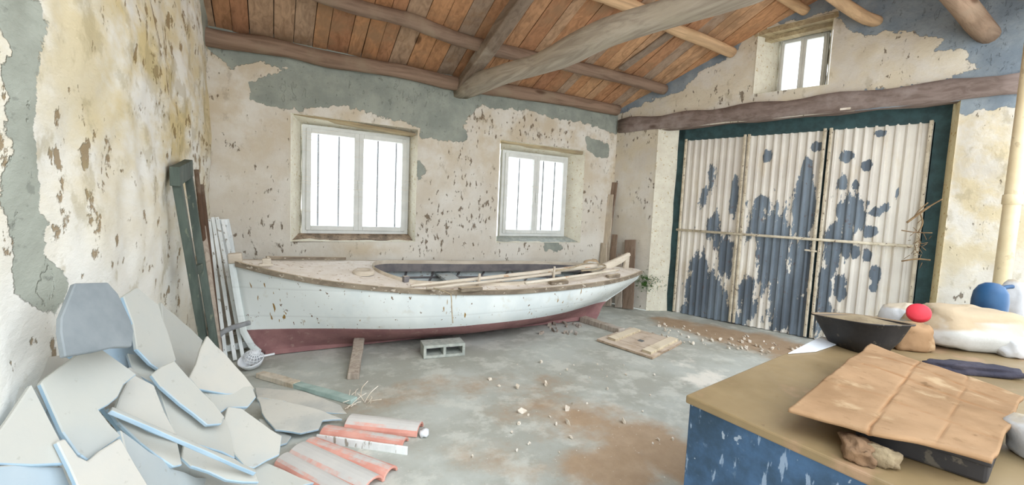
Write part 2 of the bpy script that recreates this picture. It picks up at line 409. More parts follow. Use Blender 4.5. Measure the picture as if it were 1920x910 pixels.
def floor_mat():
    m = NT('old_concrete_floor', .85, 0, .25)
    n1 = m.noise(1.1, 6, .6); n2 = m.noise(3.6, 7, .65)
    c = m.mix(m.ss(n1, .38, .6), (184, 188, 182), (164, 165, 156))
    c = m.mix(m.ss(n2, .48, .62, 0, .6), c, (206, 208, 200))
    d = m.ma('ADD', m.ma('MULTIPLY', m.attr('dirt'), 1.35), m.ma('MULTIPLY', m.ma('SUBTRACT', m.noise(2.8, 7, .68), .5), 1.5))
    c = m.mix(m.ss(d, .3, 1.0, 0, .85), c, m.mix(m.noise(9, 6, .7), (186, 158, 126), (144, 114, 84)))
    w = m.ma('ADD', m.attr('pale'), m.ma('MULTIPLY', m.ma('SUBTRACT', m.noise(4, 7, .68), .5), 1.6))
    c = m.mix(m.ss(w, .4, .75, 0, .85), c, (230, 226, 216))
    c = m.mix(m.ss(m.noise(26, 6, .7), .6, .72, 0, .4), c, (156, 138, 114))
    c = m.mix(m.ss(m.noise(40, 4, .6), .68, .72, 0, .7), c, (226, 222, 212))
    m.bump(m.ma('ADD', n2, m.ma('MULTIPLY', m.noise(30, 6, .7), .5)), .5, .012); return m.col(c)
M['floor'] = floor_mat()
def glass_mat():
    m = bpy.data.materials.new('window_glass'); m.use_nodes = True; t = m.node_tree; t.nodes.clear()
    o = t.nodes.new('ShaderNodeOutputMaterial'); mx = t.nodes.new('ShaderNodeMixShader'); tr = t.nodes.new('ShaderNodeBsdfTransparent'); gl = t.nodes.new('ShaderNodeBsdfGlossy')
    gl.inputs['Roughness'].default_value = .05; tr.inputs['Color'].default_value = (.96, .97, .97, 1); mx.inputs[0].default_value = .04
    t.links.new(tr.outputs[0], mx.inputs[1]); t.links.new(gl.outputs[0], mx.inputs[2]); t.links.new(mx.outputs[0], o.inputs[0]); return m
M['glass'] = glass_mat()

# ------------------------------------------------------------------ walls and floor
def sdf(P, poly):
    """signed distance (positive inside) of points P (N,2) to polygon"""
    P = np.asarray(P); poly = np.asarray(poly, float); n = len(poly)
    d = np.full(len(P), 1e9); ins = np.zeros(len(P), bool)
    for i in range(n):
        a = poly[i]; b = poly[(i+1) % n]; e = b-a; w = P-a
        t = np.clip((w@e)/max(e@e, 1e-12), 0, 1); q = w-np.outer(t, e)
        d = np.minimum(d, (q*q).sum(1))
        c = (a[1] > P[:, 1]) != (b[1] > P[:, 1])
        with np.errstate(divide='ignore', invalid='ignore'):
            xx = (b[0]-a[0])*(P[:, 1]-a[1])/(b[1]-a[1] if b[1] != a[1] else 1e-9)+a[0]
        ins ^= c & (P[:, 0] < xx)
    return np.where(ins, 1, -1)*np.sqrt(d)

def wall(name, O, U, N, u0, u1, z1, holes, m, attrf, step=.03, topf=None, bow=.012):
    """rough plaster wall sheet with rectangular holes; N points into the room"""
    def axis(a, b, cuts):
        xs = list(np.arange(a, b, step))+[b]
        xs = [x for x in xs if all(abs(x-c) > step*.5 for c in cuts)]+list(cuts)
        return sorted(xs)
    us = axis(u0, u1, [h[0] for h in holes]+[h[1] for h in holes]); zs = axis(0, z1, [h[2] for h in holes if h[2] > 0]+[h[3] for h in holes])
    nu, nz = len(us), len(zs); uv = np.array([(u, z) for z in zs for u in us])
    verts = []
    for (u, z) in uv:
        p = O+U*u+Vector((0, 0, z)); k = 1.0
        for h in holes:
            dd = max(h[0]-u, u-h[1], h[2]-z, z-h[3]); k = min(k, max(0, dd/.1))
        verts.append(p+N*(bow*k*(noise.noise(p*1.6)*1.6+noise.noise(p*6)*.7)))
    faces = []
    for j in range(nz-1):
        for i in range(nu-1):
            uc, zc = (us[i]+us[i+1])/2, (zs[j]+zs[j+1])/2
            if any(h[0] < uc < h[1] and h[2] < zc < h[3] for h in holes): continue
            if topf and zs[j] > topf(O+U*uc)+.06: continue
            a = j*nu+i; q = [a, a+1, a+nu+1, a+nu]
            faces.append(q)
    n0 = (verts[1]-verts[0]).cross(verts[nu]-verts[0])
    if n0.dot(N) < 0: faces = [q[::-1] for q in faces]
    o = obj(name, verts, faces, m, None, True, attrf(uv)); o['kind'] = 'structure'
    return o

def blobs(uv, L):
    a = np.zeros(len(uv))
    for (u, z, ru, rz, w) in L:
        a = np.maximum(a, w*np.exp(-(((uv[:, 0]-u)/ru)**2+((uv[:, 1]-z)/rz)**2)))
    return a

# back wall
def bw(x, y): p = ony(x, y, YB); return (p.x, p.z)
k = YB/5.618
H1 = [.168*k, 1.655*k, 1.5-.485*k, 1.5+1.0*k]
H2 = [2.885*k, 4.45*k, 1.5-.493*k, 1.5+1.02*k]
cem_px = [(300, -40), (372, 40), (392, 95), (415, 112), (436, 131), (440, 121), (480, 119), (516, 121), (544, 126), (541, 134), (504, 140), (496, 150), (461, 154), (469, 171), (467, 186), (484, 194), (530, 204),
          (560, 206), (640, 198), (740, 222), (786, 240), (790, 258), (859, 267), (878, 262), (868, 238), (880, 218), (903, 195), (929, 205), (962, 203), (1008, 211), (1045, 224), (1091, 229), (1140, 248), (1200, 262), (1200, 150), (800, 60)]
small = [[(1101, 261), (1138, 275), (1136, 293), (1120, 291), (1104, 280)], [(783, 306), (791, 308), (794, 322), (788, 332), (782, 322)], [(1022, 455), (1046, 455), (1052, 464), (1038, 470), (1024, 466)]]
def back_attr(uv):
    s = sdf(uv, [bw(*p) for p in cem_px])
    for q in small: s = np.maximum(s, sdf(uv, [bw(*p) for p in q])+.03)
    wz = np.clip((uv[:, 1]-1.0)/1.4, 0, 1)*.7  # yellow staining plus warm bounced light, put into the colour towards the top
    cu, cz = bw(1150, 330)
    wz = np.maximum(wz, blobs(uv, [(cu, cz, .35, .8, 1), bw(930, 230)+(.3, .15, .9), bw(1085, 245)+(.25, .2, 1), bw(810, 345)+(.2, .4, .5), bw(680, 470)+(.5, .1, .8)]))
    return {'cem': s, 'warm': wz, 'green': np.zeros(len(uv))}
CORNER_X = hit(1152, 330, DNN, PW).x
wall('wall_back', Vector((0, YB, 0)), Vector((1, 0, 0)), Vector((0, -1, 0)), XL-.1, CORNER_X+.15, ZE+.1, [H1, H2], M['wall_back'], back_attr)

# left wall
def lw(x, y): p = onx(x, y, XL); return (p.y, p.z)
lc = [(-30, -20), (77, -10), (77, 55), (66, 125), (68, 246), (80, 370), (92, 420), (92, 462), (126, 536), (123, 565), (105, 588), (82, 590), (58, 568), (43, 560), (40, 510), (25, 370), (24, 246), (15, 123), (6, 60), (-30, 30)]
lc2 = [(366, -20), (374, 10), (380, 60), (388, 92), (400, 110), (420, 110), (420, -20)]
def left_attr(uv):
    s = np.maximum(sdf(uv, [lw(*p) for p in lc]), -1)
    s = np.maximum(s, sdf(uv, [lw(*p) for p in ((371, -15), (377, 30), (383, 78), (387, 92), (391, 60), (384, -15))]))
    w = np.clip((uv[:, 1]-1.2)/.9, 0, 1)*.75  # yellower upwards: staining together with the light's cast painted into the plaster
    w = np.maximum(w, blobs(uv, [lw(230, 130)+(.5, .5, 1), lw(330, 200)+(1.2, .8, 1.1), lw(250, 60)+(.8, .6, 1.2), lw(180, 260)+(.3, .3, .8)]))
    return {'cem': s, 'warm': w, 'green': np.zeros(len(uv))}
wall('wall_left', Vector((XL, 0, 0)), Vector((0, 1, 0)), Vector((1, 0, 0)), -.5, YB+.1, ZR+.2, [], M['wall_left'], left_attr, .03, lambda p: roofz(p.y), .02)

# door wall (gable); u along DU (u falls towards the camera side)
def gw(x, y): p = dw(x, y); return (ds(p), p.z)
DL, DR = ds(dw(1224, 400)), ds(dw(1788, 300))            # inner edges of the doorway
ZD = dw(1500, 218).z
DH = [DR, DL, 0, ZD]
g1, g2 = dw(1412, 178), dw(1562, 60)
GH = [ds(g2), ds(g1), dw(1480, 168).z, dw(1495, 40).z]
gc = [(1120, 160), (1148, 222), (1160, 214), (1226, 187), (1282, 169), (1317, 134), (1376, 106), (1392, 72), (1425, 52), (1500, 36), (1568, 18), (1575, 34), (1602, 61), (1622, 67), (1660, 60), (1698, 55), (1719, 68), (1768, 70), (1756, 96), (1806, 93), (1809, 117), (1838, 125), (1803, 137), (1762, 154),
      (1700, 164), (1600, 175), (1600, 215), (1780, 200), (1800, 215), (1850, 208), (1960, 190), (2100, 60), (1900, -80), (1575, -60), (1300, 20)]
def right_attr(uv):
    s = sdf(uv, [gw(*p) for p in gc])
    w = np.maximum(np.clip((uv[:, 1]-.4)/2, 0, 1)*.5, blobs(uv, [gw(1850, 350)+(.9, 1.2, 1.3), gw(1180, 300)+(.3, .8, .5)]))  # tan pier and height tint: haze and light painted into the plaster
    g = blobs(uv, [gw(1216, 530)+(.2, .1, 1.6)])
    return {'cem': s, 'warm': w, 'green': g}
wall('wall_right', PW, DU, -DNN, -4.6, ds(Vector((CORNER_X, YB, 0)))+.25, ZR+.2, [DH, GH], M['wall_right'], right_attr, .03, lambda p: roofz(p.y))

def reveal(name, inner, outer, m, jit=.012, nsub=8):
    """splayed reveal: inner and outer rectangles as 4 points (bl, br, tr, tl)"""
    mb = MB()
    for e in range(4):
        a, b = inner[e], inner[(e+1) % 4]; c, d = outer[e], outer[(e+1) % 4]; vs = []
        for i in range(nsub+1):
            for j in range(4):
                t, s = i/nsub, j/3
                p = (a.lerp(b, t)).lerp(c.lerp(d, t), s)
                if 0 < i < nsub and j > 0: p = p+Vector((noise.noise(p*9), noise.noise(p*9+Vector((5, 0, 0))), noise.noise(p*9+Vector((0, 7, 0)))))*jit
                vs.append(p)
        mb.add(vs, [[i*4+j, i*4+j+1, (i+1)*4+j+1, (i+1)*4+j] for i in range(nsub) for j in range(3)])
    return mb

def rect(O, U, h, off, N):  # 4 pts of (u0,u1,z0,z1)
    return [O+U*h[0]+N*off+Vector((0, 0, h[2])), O+U*h[1]+N*off+Vector((0, 0, h[2])), O+U*h[1]+N*off+Vector((0, 0, h[3])), O+U*h[0]+N*off+Vector((0, 0, h[3]))]

def make_window(name, O, U, N, hole, fr, depth, bars=True, label=None, sashes=2, handle=True, w=.06, ww=.055):
    """N out of the room; fr = frame rectangle at depth"""
    root = thing(name, O+U*((fr[0]+fr[1])/2)+N*depth+Vector((0, 0, fr[2])), None, None, None, 'structure')
    inner = rect(O, U, hole, -.012, N); outer = rect(O, U, fr, depth+.08, N)
    # outer opening slightly larger than the frame so that the frame sits in it
    mb = reveal('reveal', inner, outer, None); mb.build('reveal', M['reveal'], root, True)
    A = lambda u, z, d: O+U*u+N*d+Vector((0, 0, z))
    f = MB()
    def fbar(u0, u1, z0, z1, d0, d1, mbb): mbb.box(A((u0+u1)/2, (z0+z1)/2, (d0+d1)/2), U, N, (0, 0, 1), (u1-u0)/2, (d1-d0)/2, (z1-z0)/2)
    u0, u1, z0, z1 = fr
    fbar(u0, u0+w, z0, z1, depth, depth+.07, f); fbar(u1-w, u1, z0, z1, depth, depth+.07, f); fbar(u0+w, u1-w, z0, z0+w, depth, depth+.07, f); fbar(u0+w, u1-w, z1-w, z1, depth, depth+.07, f)
    bev(f.build('frame', M['pvc'], root), .004)
    um = (u0+u1)/2
    for (a, b) in ((u0+w*.7, um), (um, u1-w*.7)):
        s = MB(); d0, d1 = depth-.022, depth+.04; zz0, zz1 = z0+w*.7, z1-w*.7
        fbar(a, a+ww, zz0, zz1, d0, d1, s); fbar(b-ww, b, zz0, zz1, d0, d1, s); fbar(a+ww, b-ww, zz0, zz0+ww, d0, d1, s); fbar(a+ww, b-ww, zz1-ww, zz1, d0, d1, s)
        so = bev(s.build('sash', M['pvc'], root), .006)
        p = MB(); fbar(a+ww, b-ww, zz0+ww, zz1-ww, depth+.01, depth+.014, p); p.build('pane', M['glass'], so)
    if handle:
        h = MB(); fbar(um-.014, um+.014, (z0+z1)/2-.05, (z0+z1)/2+.03, depth-.034, depth-.022, h); h.bar(A(um, (z0+z1)/2, depth-.045), A(um, (z0+z1)/2-.12, depth-.05), .018, .012, N)
        bev(h.build('handle', M['pvc'], root), .003)
    if bars:
        for i in range(5):
            t = (u0+u1)/2+((i-2)*.235)*(u1-u0)/1.25
            if i == 2: continue
            b = MB(); b.tube([A(t+.03, z0-.05, depth+.19), A(t+.03, z1+.05, depth+.19)], .011, 8); b.build('grille_bar', M['bar'], root, True)
    return root

ON = Vector((0, 1, 0)); OB = Vector((0, YB, 0)); UX = Vector((1, 0, 0)); dep = .22
kk = (YB+dep)/5.618
F1 = [.287*kk, 1.553*kk, 1.5-.389*kk, 1.5+.893*kk]
F2 = [2.934*kk, 4.12*kk, 1.5-.394*kk, 1.5+.878*kk]
make_window('window_1', OB, UX, ON, H1, F1, dep)
make_window('window_2', OB, UX, ON, H2, F2, dep)
# gable window
gd = .30
def gwo(x, y, off): p = dw(x, y, off); return (ds(p), p.z)
ga, gb = gwo(1456, 170, gd), gwo(1556, 64, gd)
F3 = [gb[0], ga[0], GH[2]+.01, gwo(1500, 70, gd)[1]]
make_window('window_3', PW, DU, DNN, GH, F3, gd, False, handle=False, w=.03, ww=.035)
# window lintel boards and sills
def wbar(name, a, b, w, h, m, label, cat, up=(0, 0, 1), group=None, n=6, j=.006):
    mb = MB().bar(a, b, w, h, up, j, n); o = mb.build(name, m); return tag(bev(o, .004), label, cat, group)
z = H1[3]-.012
wbar('lintel_board', (H1[0]+.03, YB+.08, z+.02), (H1[1]-.02, YB+.08, z-.05), .14, .03, M['lintel2'], 'rough yellowed lintel board over the larger barred window', 'board')
z = H2[3]-.025
wbar('lintel_board', (H2[0]+.02, YB+.08, z+.01), (H2[1]-.02, YB+.08, z-.01), .12, .04, M['lintel2'], 'thin pale lintel board over the smaller barred window nearer the corner', 'board')
tag(MB().box(((H1[0]+H1[1])/2, YB+.12, H1[2]+.03), UX, (0, 1, .35), (0, -.35, 1), (H1[1]-H1[0])/2-.02, .12, .014, .006).build('window_sill', M['sill']), 'dirt-covered sloping sill of the larger window', 'sill', None, 'structure')
tag(MB().box(((H2[0]+H2[1])/2, YB+.12, H2[2]+.03), UX, (0, 1, .35), (0, -.35, 1), (H2[1]-H2[0])/2-.03, .12, .012, .006).build('window_sill', M['block']), 'grey sill of the smaller window', 'sill', None, 'structure')
for i, (zz, th, off) in enumerate(((GH[3]-.04, .07, .05), (GH[3]-.1, .06, .16))):
    a = PW+DU*(GH[0]-.04)+DNN*off+Vector((0, 0, zz+.02)); b = PW+DU*(GH[1]+.04)+DNN*off+Vector((0, 0, zz-.01))
    wbar('lintel_board', a, b, .11, th, M['lintel2'], ('front' if i == 0 else 'rear')+' lintel board above the small gable window', 'board')
# cobwebs across the two lower windows
def webs(fr, n, label, seed):
    rs = random.Random(seed); mb = MB()
    for i in range(n):
        zz = rs.uniform(fr[2]+.1, fr[3]-.1); y = YB+.06+rs.uniform(0, .08); a = Vector((fr[0]-.03, y, zz)); b = Vector((fr[0]+(fr[1]-fr[0])*rs.choice([.4, 1.0, 1.0])+.03, y, zz+rs.uniform(-.12, .1)))
        mb.tube(path([a, a.lerp(b, .35)+Vector((0, 0, -rs.uniform(.01, .05))), a.lerp(b, .7)+Vector((0, 0, -rs.uniform(0, .04))), b], 5), .0016, 4)
    tag(mb.build('cobweb', M['web']), label, 'cobweb', None, 'stuff')
webs(F1, 12, 'threads of old cobweb across the larger window', 2); webs(F2, 9, 'threads of old cobweb across the smaller window', 5)

# ------------------------------------------------------------------ the metal door
droot = thing('door_1', P0+DU*-1.4, None, None, None, 'structure')
def dpt(s, z, off=0): return P0+DU*s+DNN*off+Vector((0, 0, z))
def dsp(x, y): p = hit(x, y, DNN, P0); return ((p-P0).dot(DU), p.z)
SL, SR = dsp(1283, 300)[0], dsp(1743, 300)[0]
J1, J2 = dsp(1390, 400)[0], dsp(1538, 400)[0]
ZT = dsp(1500, 247)[1]
peel_px = [  # x, y, rx, ry (px), weight
    (1322, 560, 45, 60, .62), (1310, 520, 26, 60, .56), (1345, 595, 55, 25, .64), (1338, 430, 20, 50, .5), (1376, 370, 10, 60, .52), (1300, 590, 30, 30, .6), (1335, 330, 12, 40, .45), (1318, 370, 12, 40, .44), (1360, 480, 20, 60, .5),
    (1508, 390, 24, 75, .68), (1512, 320, 14, 30, .6), (1500, 500, 30, 90, .6), (1505, 600, 34, 70, .6), (1450, 470, 45, 120, .5), (1425, 420, 40, 60, .46), (1470, 560, 50, 90, .5), (1400, 560, 25, 70, .46), (1437, 293, 12, 14, .56), (1529, 275, 14, 12, .62), (1430, 380, 20, 20, .5),
    (1560, 470, 18, 80, .58), (1590, 440, 14, 60, .56), (1545, 540, 18, 50, .58), (1575, 540, 16, 30, .56), (1587, 293, 14, 14, .62), (1625, 310, 14, 14, .52), (1580, 340, 14, 18, .56), (1603, 347, 10, 12, .54), (1610, 412, 14, 14, .6), (1640, 398, 14, 12, .6), (1634, 434, 16, 14, .62), (1642, 515, 14, 20, .6), (1604, 474, 10, 16, .6), (1626, 478, 12, 14, .58), (1650, 250, 14, 8, .54), (1660, 390, 10, 12, .52), (1682, 362, 6, 16, .52), (1595, 400, 50, 60, .44), (1637, 540, 10, 12, .54), (1550, 590, 25, 40, .5)]
def panel(sa, sb, name):
    n = int((sa-sb)/.0115); P = .095; mb = MB(); nz = 110; vs = []; uv = []
    for j in range(nz+1):
        z = .004+(ZT-.004)*j/nz
        for i in range(n+1):
            s = sb+(sa-sb)*i/n; ph = (s/P) % 1
            d = .026*min(1, max(0, (abs(ph-.5)-.14)/.09))          # trapezoid ribs standing into the room
            p = dpt(s, z, -.01+d); vs.append(p+DNN*.006*noise.noise(p*1.4)); uv.append((s, z))
    f = [[j*(n+1)+i, j*(n+1)+i+1, (j+1)*(n+1)+i+1, (j+1)*(n+1)+i] for j in range(nz) for i in range(n)]
    uv = np.array(uv); L = []
    for (x, y, rx, ry, w) in peel_px:
        s0, z0 = dsp(x, y); s1, _ = dsp(x+rx, y); _, z1 = dsp(x, y+ry); L.append((s0, z0, abs(s1-s0), abs(z1-z0), w))
    pe = np.full(len(uv), .3); b = blobs(uv, L); pe = np.maximum(pe+.04*(uv[:, 1] < 1.6), .24+b*.85)
    return obj(name, vs, f, M['door'], droot, False, {'peel': pe})
for (a, b) in ((SL, J1+.006), (J1-.006, J2+.012), (J2-.012, SR)):
    p = panel(a, b, 'door_leaf')
    t = MB()
    for s in (a-.02, b+.02): t.tube([dpt(s, .02, -.03), dpt(s, ZT+.01, -.03)], .016, 8, 0, True, .5)
    t.build('stile', M['door_tube'], p)
t = MB().tube([dpt(SL+.02, dsp(1275, 431)[1], -.055), dpt(SR+.05, dsp(1710, 462)[1], -.055)], .018, 10); t.build('cross_tube', M['door_tube'], droot, True)
h = MB().bar(dpt(J2-.01, dsp(1515, 470)[1], -.06), dpt(J2+.12, dsp(1505, 468)[1], -.06), .016, .02); h.build('bolt', M['door_tube'], droot)
fr = MB()
bk_ = MB().box(dpt((SL+SR)/2, ZD/2, .075), DU, DNN, (0, 0, 1), (SL-SR)/2+.3, .008, ZD/2+.04); bk_.build('gap_blocking_sheet', M['dark_metal'], droot)  # added behind the leaves to block daylight in the door gaps
fr.box(dpt(SL+.09, ZD/2, .03), DU, DNN, (0, 0, 1), .085, .04, ZD/2+.05); fr.box(dpt(SR-.11, ZD/2, .03), DU, DNN, (0, 0, 1), .1, .04, ZD/2+.05); fr.box(dpt((SL+SR)/2, ZT+.12, .03), DU, DNN, (0, 0, 1), (SL-SR)/2+.2, .04, .13)
bev(fr.build('door_frame', M['dark_metal'], droot))
# splayed jambs of the doorway
jm = MB()
ij = rect(PW, DU, [DR, DL, -.02, ZD+.02], -.008, DNN); oj = rect(PW, DU, [SR-.05, SL+.02, -.02, ZD+.02], WT+.08, DNN)
def jambface(a, b, c, d, n=10):
    vs = []
    for i in range(n+1):
        for j in range(5):
            p = a.lerp(b, i/n).lerp(c.lerp(d, i/n), j/4)
            if 0 < j < 4: p = p-DNN*.02*noise.noise(p*5)
            vs.append(p)
    return vs, [[i*5+j, i*5+j+1, (i+1)*5+j+1, (i+1)*5+j] for i in range(n) for j in range(4)]
a = MB().add(*jambface(ij[1], ij[2], oj[1], oj[2])); a.build('jamb', M['reveal'], droot, True)
a = MB().add(*jambface(ij[0], ij[3], oj[0]+DU*-.07, oj[3]+DU*-.07)); a.build('jamb', M['reveal_yellow'], droot, True)
# lintel beam over the doorway
la, lb = dw(1160, 228, -.02), dw(1925, 172, -.02)
za = (dw(1600, 172).z+ZD)/2; lh = (dw(1600, 172).z-ZD)
pts = [PW+DU*(ds(la)+(ds(lb)-ds(la))*i/24)+DNN*.07+Vector((0, 0, za+.02*noise.noise(Vector((i*.35, 0, 0))))) for i in range(25)]
mb = MB().tube(pts, [lh*.5+.012*math.sin(i*1.3) for i in range(25)], 16, .1, True, .75)
tag(mb.build('door_lintel', M['lintel'], None, True), 'thick rough wooden lintel beam across the top of the metal door', 'beam', None, 'structure')
c = dw(1585, 204, -.13); tag(bev(MB().box(c, DU, DNN, (0, 0, 1), .05, .004, .012).build('paint_chip', M['crumb']), .002), 'small white chip stuck on the wooden lintel over the metal door', 'chip')

# ------------------------------------------------------------------ floor
fx = np.arange(XL-.1, 8.0, .05); fy = np.arange(-1.0, YB+.3, .05)
uv = np.array([(x, y) for y in fy for x in fx])
fv = [Vector((x, y, .008*noise.noise(Vector((x*1.5, y*1.5, 0)))-.004)) for (x, y) in uv]
ff = [[j*len(fx)+i, j*len(fx)+i+1, (j+1)*len(fx)+i+1, (j+1)*len(fx)+i] for j in range(len(fy)-1) for i in range(len(fx)-1)]
def fl(L): return [(onz(x, y).x, onz(x, y).y, r, r2, w) for (x, y, r, r2, w) in L]
dirt = blobs(uv, fl([(1420, 640, .55, .5, 1), (1330, 620, .5, .4, .9), (1240, 600, .3, .25, .7), (1530, 680, .5, .5, 1), (1480, 655, .5, .5, 1), (1360, 628, .5, .4, 1), (1270, 606, .4, .3, .9), (1200, 820, .35, .3, .9), (1150, 880, .4, .35, .9), (1270, 860, .3, .4, 1), (1000, 760, .5, .3, .55), (800, 720, .5, .25, .5), (1000, 880, .3, .2, .45), (1560, 760, .6, .6, .8), (760, 740, .7, .3, .5), (900, 720, .7, .3, .5), (1040, 720, .4, .3, .5), (900, 860, .5, .3, .45), (1100, 790, .5, .4, .7)]))
pale = blobs(uv, fl([(1330, 710, .4, .25, .8), (1280, 680, .35, .2, .6), (1050, 680, .4, .2, .35), (960, 690, .4, .2, .3), (680, 870, .3, .25, .6), (860, 800, .3, .3, .3), (560, 700, .5, .3, .3)]))
o = obj('floor', fv, ff, M['floor'], None, True, {'dirt': dirt, 'pale': pale}); o['kind'] = 'structure'

# ------------------------------------------------------------------ roof
YF = .95                                              # unseen roof edge, cut short to let sky light onto the floor
def ywall(x): return PW.y+(x-PW.x)/math.tan(DA)
def xwall(y): return PW.x+(y-PW.y)*math.tan(DA)
mb = MB(); rnd = []
x = XL-.3; i = 0
while x < 8.2:
    w = random.choice([.15, .17, .19, .21, .22]); r = random.random()
    for (Ya, Yb) in ((YB+.35, YR), (YR, YF)):
        Ya = min(Ya, ywall(x)+.3)
        if Ya-Yb < .05: continue
        za, zb = roofz(Ya), roofz(Yb)
        n = 6; base = len(mb.v); dz = random.uniform(0, .012)
        vs = []
        for k2 in range(n+1):
            Y = Ya+(Yb-Ya)*k2/n; zz = za+(zb-za)*k2/n+dz
            jx = random.uniform(-.002, .002)
            for (dx, dzz) in ((.003+jx, 0), (w-.004+jx, 0), (w-.004+jx, .03), (.003+jx, .03)): vs.append(Vector((x+dx, Y, zz+dzz)))
        f = [[0, 1, 2, 3], [n*4+3, n*4+2, n*4+1, n*4]]
        for k2 in range(n):
            for q in range(4): f.append([k2*4+q, (k2+1)*4+q, (k2+1)*4+(q+1) % 4, k2*4+(q+1) % 4])
        mb.add(vs, f); rnd += [r]*len(f)
    x += w; i += 1
o = mb.build('ceiling', M['plank'], None, False, {'rnd': rnd}); o['kind'] = 'structure'
# dark slab added above the boards to block light through their gaps
mb = MB()
for (Ya, Yb) in ((YB+.4, YR), (YR, YF-.1)):
    xa, xb = xwall(Ya)+.2, xwall(Yb)+.2
    mb.add([(XL-.4, Ya, roofz(Ya)+.06), (xa, Ya, roofz(Ya)+.06), (xb, Yb, roofz(Yb)+.06), (XL-.4, Yb, roofz(Yb)+.06), (XL-.4, Ya, roofz(Ya)+.12), (xa, Ya, roofz(Ya)+.12), (xb, Yb, roofz(Yb)+.12), (XL-.4, Yb, roofz(Yb)+.12)],
           [[0, 1, 2, 3], [7, 6, 5, 4], [0, 4, 5, 1], [1, 5, 6, 2], [2, 6, 7, 3], [3, 7, 4, 0]])
tag(mb.build('roof_light_block', M['cable']), None, None, None, 'structure')

def logobj(name, pts, r, m, label, rough=.12, n=6, seg=14, sq=0, cat='beam'):
    pp = path(pts, n)
    rs = [r*(1+.08*noise.noise(p*1.7)) for p in pp]
    o = MB().tube(pp, rs, seg, rough, True, sq).build(name, m, None, True)
    return tag(o, label, cat, 'purlin logs under the roof boards' if name == 'purlin_log' else None)
# wall plate log along the back wall
def bwl(x, y): return ony(x, y, YB-.07)+Vector((0, 0, .045))
logobj('wall_plate_log', [bwl(398, 78)+Vector((-.25, 0, .03)), bwl(400, 80), bwl(520, 98), bwl(640, 124), bwl(760, 142), bwl(850, 163), bwl(960, 178), bwl(1060, 194), bwl(1158, 212)], .085, M['log'], 'dark crooked log running along the top of the back wall under the boards', .2)
R = .075
logobj('purlin_log', [onroof(500, -50, R), onroof(650, 8, R), onroof(760, 36, R), onroof(860, 74, R), onroof(960, 100, R), onroof(1080, 126, R), onroof(1180, 150, R), onroof(1245, 168, R)], R, M['log'], 'long brown purlin log under the roof boards, next above the wall-top log', .18)
logobj('purlin_log', [onroof(1000, -50, R), onroof(1135, -6, R), onroof(1205, 22, R), onroof(1270, 56, R), onroof(1330, 80, R), onroof(1372, 98, R)], R*.95, M['log_light'], 'pale peeled purlin log ending at the gable wall left of the small window', .15)
logobj('purlin_log', [onroof(1400, -40, R), onroof(1465, -6, R), onroof(1510, 20, R)], R*.7, M['log_light'], 'short pale purlin log end in front of the small gable window top corner', .15)
e = dw(1642, 40, 0); logobj('ridge_log', [Vector((1.5, YR-.18, ZR-.17)), Vector((3.5, YR-.2, ZR-.19)), e+Vector((-.6, .02, .0)), e+Vector((.05, 0, 0))], .06, M['log_light'], 'pale ridge log reaching the gable wall above the small window', .12)
e = dw(1850, 66, 0); logobj('purlin_log', [Vector((2.0, e.y+.05, roofz(e.y)-.1)), Vector((4.0, e.y, roofz(e.y)-.1)), e+Vector((.1, 0, 0))], .09, M['log'], 'hazy purlin log on the front roof slope above the pale pipe', .12)
# tie beam and rafter (truss)
ta = ony(862, 172, YB+.02); tb = onz(1345, -10, ta.z+.02)
td = (tb-ta).normalized(); tend = ta+td*4.6
pts = [ta.lerp(tend, i/20)+Vector((.015*math.sin(i), 0, .02*math.sin(i*.7))) for i in range(21)]
o = MB().tube(pts, [.10+.008*math.sin(i*.8) for i in range(21)], 16, .1, True, .6).build('tie_beam', M['beam'], None, True)
tag(o, 'big grey hewn tie beam crossing the room from the back wall under the roof', 'beam')
q0 = ony(868, 158, YB-.12); q1 = onroof(985, -10, .2)
qd = q1-q0
o = MB().bar(q0+Vector((0, .05, -.02)), q0+qd*1.5, .16, .13, (0, 0, 1), .008, 14).build('rafter', M['rafter']); tag(bev(o, .015), 'grey rafter rising from the back-wall end of the tie beam', 'beam')
# grey sarking batten right of the tie beam
wbar('roof_batten', onroof(1165, 130, .012), onroof(1270, 55, .012), .14, .02, M['rafter'], 'pale grey board nailed across the roof between the two right-hand purlin logs', 'board')
# hanging wire in front of tie beam
w0 = onroof(1243, -20, .05); w1 = ony(1245, 52, (tb.y+ta.y)/2-.4)
o = MB().tube([w0, w1], .004, 5).build('hanging_wire', M['cable']); tag(o, 'thin dark wire hanging down over the tie beam', 'wire')

# ------------------------------------------------------------------ the boat
YK = YB-.83; HEEL = math.radians(4.6); BL = Vector((0, YK, 0))
boat = thing('wooden_boat', (2.2, YK, 0), 'white wooden sailing boat with oxblood bottom lying along the window wall', 'boat')
def interp(u, xs, ys):
    return float(np.interp(u, xs, ys))
_us = np.linspace(0, 1, 401)
def smooth_curve(xs, ys, w=41):
    y = np.interp(_us, xs, ys); pad = w//2
    yp = np.concatenate([2*y[0]-y[1:pad+1][::-1], y, 2*y[-1]-y[-pad-1:-1][::-1]])
    return np.convolve(yp, np.ones(w)/w, 'valid')
_hb = smooth_curve([0, .03, .07, .137, .22, .31, .42, .52, .64, .76, .86, .93, 1], [0.015, .13, .27, .45, .585, .665, .71, .71, .67, .57, .42, .26, .06], 25)
_sh = smooth_curve([0, .07, .14, .31, .5, .75, .92, 1], [.93, .865, .82, .745, .705, .70, .70, .69])
_zw = smooth_curve([0, .2, .5, .75, 1], [.265, .31, .335, .30, .25])
_n = smooth_curve([0, .15, .35, .5, .7, .85, 1], [1.0, 1.7, 3.4, 3.8, 3.2, 2.3, 1.5])
_p = smooth_curve([0, .15, .35, .6, .8, 1], [1.0, 1.0, 1.0, 1.0, 1.15, 1.4])
